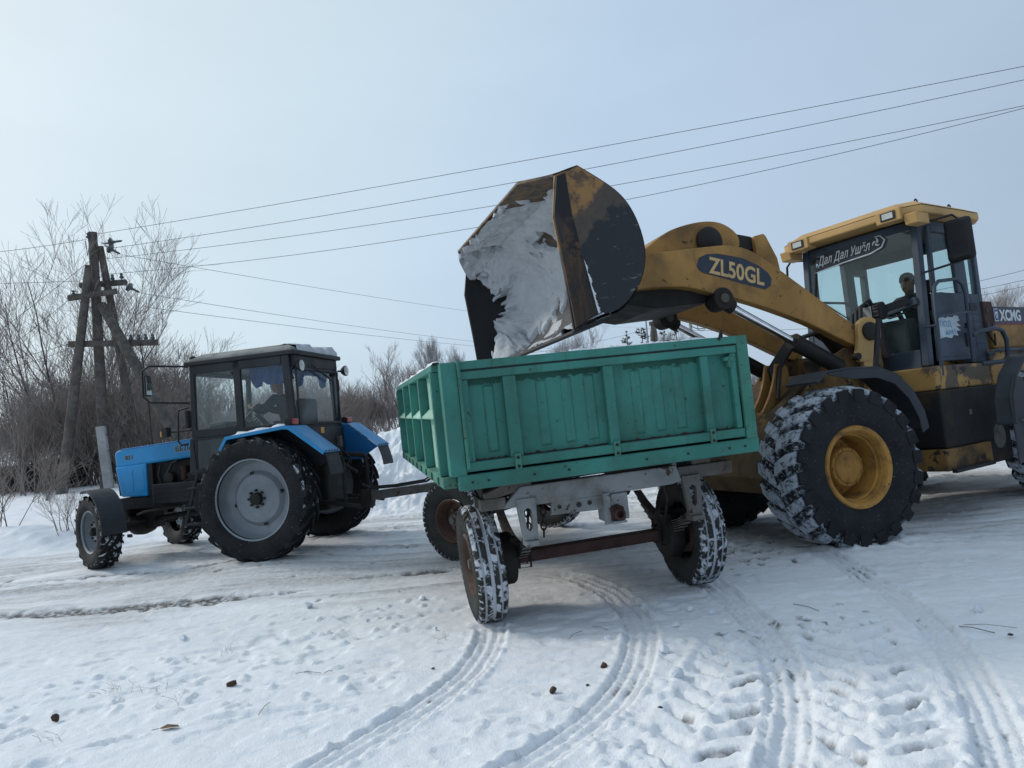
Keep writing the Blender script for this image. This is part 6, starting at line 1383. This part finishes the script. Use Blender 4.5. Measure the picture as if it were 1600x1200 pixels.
# rear fenders with flaps, snow and lamps
FT = [(.44, 1.42), (.34, 1.575), (-.47, 1.645), (-.56, 1.635), (-1.0, 1.285)]
for sgn in (1, -1):
    mt = BLUE
    y0, y1 = (.62, 1.06) if sgn > 0 else (-1.06, -.62)
    mb = MB(); mb.prism(FT + [(x - .012, z - .022) for x, z in FT[::-1]], y0, y1); fd = PT('fender', mb, mt, trc, .006)
    yi = .62 if sgn > 0 else -.64
    mb = MB(); mb.prism([(.44, 1.40), (.34, 1.552), (-.47, 1.622), (-.56, 1.61), (-1.0, 1.262), (-.72, 1.10), (-.30, 1.12), (.2, 1.0)], yi, yi + .02); PT('inner_panel', mb, BLUED if sgn < 0 else BLACKP, fd, 0)
    yo = 1.042 if sgn > 0 else -1.062
    mb = MB(); mb.prism(FT + [(.40, 1.40), (.315, 1.535), (-.47, 1.60), (-.54, 1.59), (-.985, 1.24)][::-1], yo, yo + .02); PT('fender_lip', mb, mt, fd, .004)
    ya, yb = (.66, 1.03) if sgn > 0 else (-1.03, -.66)
    mb = MB(); mb.grid([[(-.985 - .015 * math.sin(i * .5) - .012 * i, ya + (yb - ya) * j / 4 + (.02 * i / 5 if sgn > 0 else -.02 * i / 5), 1.295 - .062 * i) for j in range(5)] for i in range(6)]); mb.grid([[(-.985 - .015 * math.sin(i * .5) - .012 * i + .012, ya + (yb - ya) * j / 4 + (.02 * i / 5 if sgn > 0 else -.02 * i / 5), 1.295 - .062 * i) for j in range(5)] for i in range(6)]); PT('mud_flap', mb, HOSE if False else FENDER, fd, 0)
    mb = MB(); 
    for j in range(5): yy = ya + .03 + (yb - ya - .06) * j / 4; mb.cyl((-1.0, yy, 1.285), (-1.008, yy, 1.29), .012, 8)
    PT('rivet', mb, GREYP, fd, 0)
    yl = .80 * sgn
    hb_ = BX('rear_lamp', (-.50, -.40, yl - .075, yl + .09, 1.645, 1.735), BLACKP, trc, .01); BX('red_lens', (-.525, -.501, yl - .06, yl + .085, 1.65, 1.73), REDL, hb_, .008)
    mb = MB(); rows = []
    for i in range(24):
        x = .30 - .76 * i / 23; hgt = max(.003, .022 + .012 * math.sin(i * .7) + rng.gauss(0, .004)) * (1 if 2 < i < 22 else .3); zb = 1.58 + (.30 - x) * .083
        rows.append([(x, y0 + .06, zb), (x, y0 + .10, zb + hgt), (x, y1 - .08, zb + hgt * 1.1), (x, y1 - .03, zb)])
    mb.grid(rows); o = obj('fender_snow', mb, SNOW, None, smooth=180); o.matrix_world = P_TRC; tag(o, 'strip of snow lying on the tractor near rear fender' if sgn > 0 else 'strip of snow lying on the tractor far rear fender', 'snow', None, 'stuff')
# rear panel, lift gear and hitch
BX('rear_panel', (-.50, -.461, -.60, .60, 1.12, 1.60), TCAB, trc, .01); BX('data_plate', (-.506, -.501, .02, .12, 1.52, 1.60), AMBER, trc, 0); BX('socket', (-.56, -.501, -.42, -.34, 1.30, 1.46), GREYP, trc, .01)
BX('rear_housing', (-.62, -.2, -.28, .28, .48, 1.25), DARKG, trc, .04)
mb = MB(); mb.lathe([(0, -.80), (.13, -.78), (.12, -.3), (.22, -.24), (.22, .24), (.12, .3), (.13, .78), (0, .80)], (0, 0, .78), 'y', 24); PT('rear_axle', mb, DARKG, trc, 0, smooth=40)
mb = MB()
for y in (.36, -.36): mb.tube([(-.5, y, .62), (-1.12, y * 1.15, .52)], .03, 8); mb.tube([(-.55, y * .8, 1.2), (-.9, y, 1.16)], .035, 8); mb.tube([(-.9, y, 1.16), (-.92, y * 1.08, .56)], .022, 8)
mb.tube([(-.6, 0, 1.15), (-.95, .05, .95)], .025, 8); mb.tube([(-.55, -.3, 1.3), (-.7, -.34, 1.1), (-.6, -.3, .9), (-.66, -.2, .7)], .018, 7); mb.tube([(-.55, -.15, 1.35), (-.75, -.2, 1.15), (-.65, -.15, .95)], .018, 7); PT('lift_arm', mb, DARKG, trc, 0, smooth=50)
mb = MB(); mb.box(-1.08, -.5, -.06, .06, .50, .60); mb.box(-1.12, -1.0, -.09, .09, .46, .70); mb.cyl((-1.04, 0, .44), (-1.04, 0, .76), .022, 10); PT('tow_hitch', mb, DARKG, trc, .01)
# steps
mb = MB()
for xa, xb_ in ((1.0, 1.17), (.78, .88)): mb.bar((xa, .72, 1.14), (xb_, .80, .48), .035, .02, (0, 1, 0))
st_ = PT('step_ladder', mb, BLACKP, trc, .004)
for z, o_ in ((.95, .055), (.70, .11), (.48, .15)):
    BX('tread', (.80 + o_ * .4, 1.04 + o_ * .9, .68, .84, z - .012, z + .012), BLACKP, st_, .004)
# mirror on its bow, handle, indicator
mb = MB(); mb.tube([(1.05, .70, 2.57), (1.42, .98, 2.60), (1.50, 1.02, 2.54), (1.50, 1.02, 2.20), (1.44, .98, 2.12), (1.06, .70, 2.08)], .014, 7); ma = PT('mirror_bow', mb, BLACKP, trc, 0, smooth=60); mb = MB(); mb.box(1.42, 1.455, .955, 1.065, 2.20, 2.48); PT('mirror_head', mb, BLACKP, ma, .02); mb = MB(); mb.box(1.417, 1.4195, .965, 1.055, 2.22, 2.46); PT('mirror_glass', mb, MIRR, ma, 0)
mb = MB(); mb.tube([(1.08, .72, 2.02), (1.20, .74, 2.00), (1.22, .74, 1.92), (1.24, .74, 1.58), (1.2, .73, 1.53), (1.12, .70, 1.54)], .013, 7); PT('grab_handle', mb, BLACKP, trc, 0, smooth=60)
mb = MB(); mb.box(1.42, 1.50, .63, .73, 1.66, 1.79); mb.tube([(1.42, .67, 1.72), (1.08, .66, 1.72)], .014, 6); hl_ = PT('front_lamp', mb, BLACKP, trc, .012); mb = MB(); mb.box(1.501, 1.53, .64, .72, 1.665, 1.74); PT('amber_lens', mb, AMBER, hl_, .008)
mb = MB(); mb.box(1.10, 1.16, .62, .70, 1.75, 1.99); PT('air_intake', mb, BLACKP, trc, .02)
mb = MB(); mb.tube([(1.7, -.2, 1.55), (1.7, -.2, 1.62)], .05, 12); PT('exhaust_stub', mb, RUST, trc, 0)
# interior
BX('seat', (-.25, .20, -.24, .24, 1.42, 1.56), SEATM, cabt, .04); BX('seat_back', (-.32, -.20, -.22, .22, 1.56, 2.02), SEATM, cabt, .04); BX('dashboard', (.72, 1.0, -.45, .45, 1.3, 1.80), INTER, cabt, .04)
mb = MB(); mb.lathe([(.18, -.014), (.195, 0), (.18, .014), (.165, 0)], (0, 0, 0), 'z', 28, True)
for a_ in (0, 2.1, 4.2): mb.tube([(0, 0, -.03), (.17 * math.cos(a_), .17 * math.sin(a_), 0)], .012, 6)
mb.tube([(0, 0, 0), (0, 0, -.45)], .035, 8); rt_ = Matrix.Translation((.52, 0, 1.88)) @ Matrix.Rotation(rad(42), 4, 'Y'); mb.v = [tuple(rt_ @ Vector(p)) for p in mb.v]; PT('steering_wheel', mb, BLACKP, cabt, 0, smooth=60)
BX('headliner', (-.38, .98, -.62, .62, 2.50, 2.57), INTER, cabt, 0)
mb = MB(); rows = []
for i in range(30):
    x = .26 - .62 * i / 29; row = []
    for j in range(9):
        ln = .22 + .07 * abs(math.sin(i * .33)) + .012 * math.sin(i * 1.9); row.append((x, .50 + .035 * math.sin(i * 1.1 + j * .5), 2.49 - ln * j / 8))
    rows.append(row)
mb.grid(rows); cu = obj('blue_curtain', mb, CLOTHB, None, smooth=180); cu.matrix_world = P_TRC; tag(cu, 'blue scalloped curtain hanging inside the tractor cab above the driver', 'curtain')
mb = MB(); rows = []
for i in range(24):
    y = .52 - 1.04 * i / 23; ln = .14 + .16 * max(0, math.sin(i * .42 + .4)); rows.append([(-.38 + .02 * math.sin(i * 1.3 + j), y, 2.46 - ln * j / 5) for j in range(6)])
mb.grid(rows); cu = obj('blue_curtain', mb, CLOTHB, None, smooth=180); cu.matrix_world = P_TRC; tag(cu, 'ragged curtain edge inside the tractor rear window', 'curtain')
person('driver in dark clothes and cap at the tractor steering wheel', P_TRC @ Matrix.Translation((-.02, .02, 1.53)), [(.52, .15, .44), (.52, -.15, .44)], lean=.08)
# wheels
TYRE_TR = make_mesh('tyre', tyre_mb(.785, .40, .485, 'ag', 20, .036, .36, 96), TYRE_T, 40)
rim = MB(); rim.lathe([(.49, .15), (.525, .165), (.535, .155), (.52, .14), (.495, .13), (.485, .06), (.47, .0), (.455, -.02), (.35, -.03), (.30, .02), (.21, .035), (.20, .03), (.16, .03), (0, .03)], n=64)
RIM_TR = make_mesh('rim', rim, SILVER, 35)
hub = MB(); hub.lathe([(.08, .03), (.075, .09), (.05, .10), (0, .10)], n=24)
for k in range(8): a_ = k * math.pi / 4; hub.cyl((.105 * math.cos(a_), .03, .105 * math.sin(a_)), (.105 * math.cos(a_), .065, .105 * math.sin(a_)), .017, 6)
for k in range(4): a_ = k * math.pi / 2 + 1.35; hub.cyl((.325 * math.cos(a_), -.03, .325 * math.sin(a_)), (.325 * math.cos(a_), .004, .325 * math.sin(a_)), .026, 14)
HUB_TR = make_mesh('hub', hub, DARKG, 40)
for sgn in (1, -1):
    wheel(trc, 'rear_wheel', (0, sgn * .94, .765), TYRE_TR, RIM_TR, (0, 0, 0), HUB_TR, sgn < 0)
TYRE_TF = make_mesh('tyre', tyre_mb(.50, .285, .265, 'ag', 17, .032, .42, 72), TYRE_TFM, 40)
rim = MB(); rim.lathe([(.265, .11), (.285, .125), (.29, .115), (.27, .10), (.26, .04), (.245, .0), (.19, -.01), (.15, .03), (.11, .04), (.09, .03), (0, .03)], n=48)
RIM_TF = make_mesh('rim', rim, SILVER, 35)
hub = MB(); hub.lathe([(.06, .03), (.055, .10), (.03, .115), (0, .115)], n=20)
for k in range(8): a_ = k * math.pi / 4; hub.cyl((.125 * math.cos(a_), .02, .125 * math.sin(a_)), (.125 * math.cos(a_), .06, .125 * math.sin(a_)), .015, 6)
for k in range(8): a_ = (k + .5) * math.pi / 4; hub.cyl((.21 * math.cos(a_), -.03, .21 * math.sin(a_)), (.21 * math.cos(a_), .0, .21 * math.sin(a_)), .022, 10)
HUB_TF = make_mesh('hub', hub, DARKG, 40)
ST = rad(-29)
for sgn in (1, -1):
    wheel(trc, 'front_wheel', (2.47, sgn * .84, .49), TYRE_TF, RIM_TF, (0, 0, ST), HUB_TF, sgn < 0)
    Mw = Matrix.Translation((2.47, sgn * .84, .49)) @ Matrix.Rotation(ST, 4, 'Z')
    mb = MB(); arc = [(-.56 * math.sin(t_), .56 * math.cos(t_) ) for t_ in np.linspace(-.28, 1.62, 16)]
    inn = [(x * .955, z * .955) for x, z in arc]; mb.prism(arc + inn[::-1], -.155, .155)
    mb.box(-.60, -.50, -.20, -.165, -.10, -.06); mb.bar((-.40, -.2, .2), (0, -.22, .1), .03, .03)
    mb.v = [tuple(Mw @ Vector(p)) for p in mb.v]; ff_ = PT('front_fender', mb, FENDER, trc, .006)
    mb = MB(); 
    for y in (-.10, .10): mb.cyl((-.552, y, -.06), (-.565, y, -.06), .014, 8)
    mb.v = [tuple(Mw @ Vector(p)) for p in mb.v]; PT('bolt', mb, GREYP, ff_, 0)

# ------------------------------------------------------------------ small things lying on the snow
def rock(px, py, s, label, name='stone', mat=STONE, seed=0, cat='stone', flatn=.7, stretch=1.0):
    R = random.Random(seed); bm = bmesh.new(); bmesh.ops.create_icosphere(bm, subdivisions=2, radius=1)
    ks = [Vector((R.gauss(0, 1), R.gauss(0, 1), R.gauss(0, 1))).normalized() for _ in range(9)]; of = [R.uniform(.42, .9) for _ in ks]
    for v_ in bm.verts:
        q = v_.co.copy()
        for kk, oo in zip(ks, of):
            d = q.dot(kk)
            if d > oo: q -= kk * (d - oo)
        v_.co = Vector((q.x * s * stretch, q.y * s, q.z * s * flatn)) * (1 + R.gauss(0, .03))
    me_ = bpy.data.meshes.new(name); bm.to_mesh(me_); bm.free(); me_.materials.append(mat)
    g = gnd(px, py); o = bpy.data.objects.new(name, me_); COL.objects.link(o); o.location = (g.x, g.y, hz(g.x, g.y) + s * flatn * .55); o.rotation_euler = (R.uniform(-.3, .3), R.uniform(-.3, .3), R.uniform(0, 6))
    tag(o, label, cat); return o
rock(362, 1072, .042, 'brown earth clod in the snow below the tractor', 'earth_clod', STONE, 1, 'clod')
rock(86, 1127, .034, 'dark brown clod in the lower left snow', 'earth_clod', STONE, 2, 'clod', .9)
rock(864, 1083, .030, 'reddish brick-like stone left of the curved rut', 'stone', STONE, 4, 'stone', .9)
rock(943, 1042, .028, 'dark stone at the edge of the curved rut', 'stone', STONE, 5, 'stone')
rock(1033, 1110, .022, 'small reddish stone right of the curved rut', 'stone', STONE, 6, 'stone')
rock(918, 1072, .014, 'tiny dark stone between the two stones by the curved rut', 'stone', STONE, 7, 'stone')
rock(676, 1045, .016, 'small flat dark clod under the trailer left wheel track', 'earth_clod', STONE, 8, 'clod', .4, 1.4)
rock(1578, 993, .02, 'dark flat clod at the right edge near the far rut', 'earth_clod', STONE, 9, 'clod', .5, 1.4)
rock(408, 1108, .012, 'tiny clod below the snow between two twigs', 'earth_clod', STONE, 10, 'clod', .6)
for px, py, s, l, sd in ((482, 950, .052, 'white snow chunk on the road below the tractor rear wheel', 21), (287, 1001, .045, 'rounded snow ball on the verge below the bare road strip', 22), (660, 937, .045, 'snow chunk left of the trailer left wheel', 23),
                         (574, 971, .022, 'small snow chunk between the two larger ones on the road', 24), (1038, 1021, .048, 'snow lump between the curved rut and the tread prints', 25), (1110, 1022, .034, 'snow lump beside the tread prints', 26), (1059, 1060, .058, 'large crumbly snow lump left of the tread prints', 27),
                         (1057, 980, .036, 'snow lump below the trailer right wheel', 28), (1079, 956, .03, 'pointed snow lump right under the trailer right wheel', 29), (1112, 960, .03, 'snow lump behind the trailer right wheel', 30), (680, 983, .02, 'small snow chunk in front of the trailer left wheel', 31),
                         (1530, 956, .05, 'flat snow slab far right on the road', 32), (706, 955, .016, 'tiny snow crumb touching the trailer left wheel track', 33), (622, 925, .02, 'small snow crumb on the road between tractor and trailer', 34), (950, 1000, .03, 'snow crumb beside the top of the curved rut', 35)):
    rock(px, py, s, l, 'snow_chunk', SNOW, sd, 'snow chunk', .8)
g = gnd(264, 1141); mb = MB(); mb.add([(-.06, 0, .004), (-.02, .025, .016), (.05, .012, .012), (.07, -.004, .006), (.03, -.022, .014), (-.03, -.02, .008)], [(0, 1, 4, 5), (1, 2, 3, 4)]); mb.tube([(-.06, 0, .004), (-.10, -.01, .002)], .002, 4)
o = obj('dry_leaf', mb, LEAFM, None, loc=gz(g.x, g.y, .012)); tag(o, 'flat dry brown leaf lying on the snow bottom left', 'leaf')
def twig(P, label, r=.0022, lift=.012):
    pts = []
    for i, (px, py) in enumerate(P):
        q = gnd(px, py); pts.append(Vector((q.x, q.y, hz(q.x, q.y) + lift + .012 * (i % 2))))
    c_ = pts[0].copy(); mb = MB(); mb.tube([p - c_ for p in pts], r, 5); o = obj('twig', mb, TWIGD, None, loc=c_); tag(o, label, 'twig')
twig([(889, 1001), (897, 995), (910, 988)], 'slanting twig left of the top of the curved rut'); twig([(926, 982), (938, 985), (950, 987)], 'short dark twig above the curved rut')
twig([(462, 1055), (480, 1054), (502, 1054)], 'long straight twig on the snow left of the wheel track'); twig([(506, 1055), (514, 1053), (520, 1051)], 'short twig tip beside the long straight twig')
twig([(404, 1120), (414, 1109), (422, 1100)], 'bent twig near the tiny clod'); twig([(1490, 981), (1520, 986), (1555, 992)], 'long dark twig lying at far right', .0035); twig([(1505, 979), (1540, 981), (1590, 984)], 'thin straw above the long twig at far right', .002)
twig([(1240, 948), (1262, 954), (1280, 958)], 'brown straw on the road right of the trailer wheel', .003)
# dry grass stalks poking out of the snow, bottom left
def stalks(px, py, n, label, sd):
    R = random.Random(sd); g = gnd(px, py); mb = MB()
    for i in range(n):
        x, y = R.gauss(0, .05), R.gauss(0, .03); d = Vector((R.gauss(0, .6), R.gauss(0, .3), 1)).normalized(); L = R.uniform(.05, .13); q = Vector((x, y, -.02)); mb.tube([q, q + d * L * .6, q + d * L + Vector((R.gauss(0, .03), 0, -.01))], .0009, 4)
        if R.random() < .6: e_ = q + d * L * .6; mb.tube([e_, e_ + Vector((R.gauss(0, .04), R.gauss(0, .02), .03))], .0007, 4)
    o = obj('dry_grass', mb, LEAFM, None, loc=gz(g.x, g.y)); tag(o, label, 'grass tuft')
stalks(170, 1085, 9, 'sparse dry grass stalks in the snow at lower left', 1); stalks(235, 1080, 5, 'few dry stalks right of the lower left grass', 2); stalks(275, 1102, 4, 'faint dry stalks in the snow above the dry leaf', 3); stalks(80, 1158, 5, 'dry stalks beside the lower left dark clod', 4); stalks(360, 1020, 4, 'dry stalks between snow ball and earth clod', 5); stalks(690, 1002, 4, 'dry stalks left of the trailer wheel track', 6)
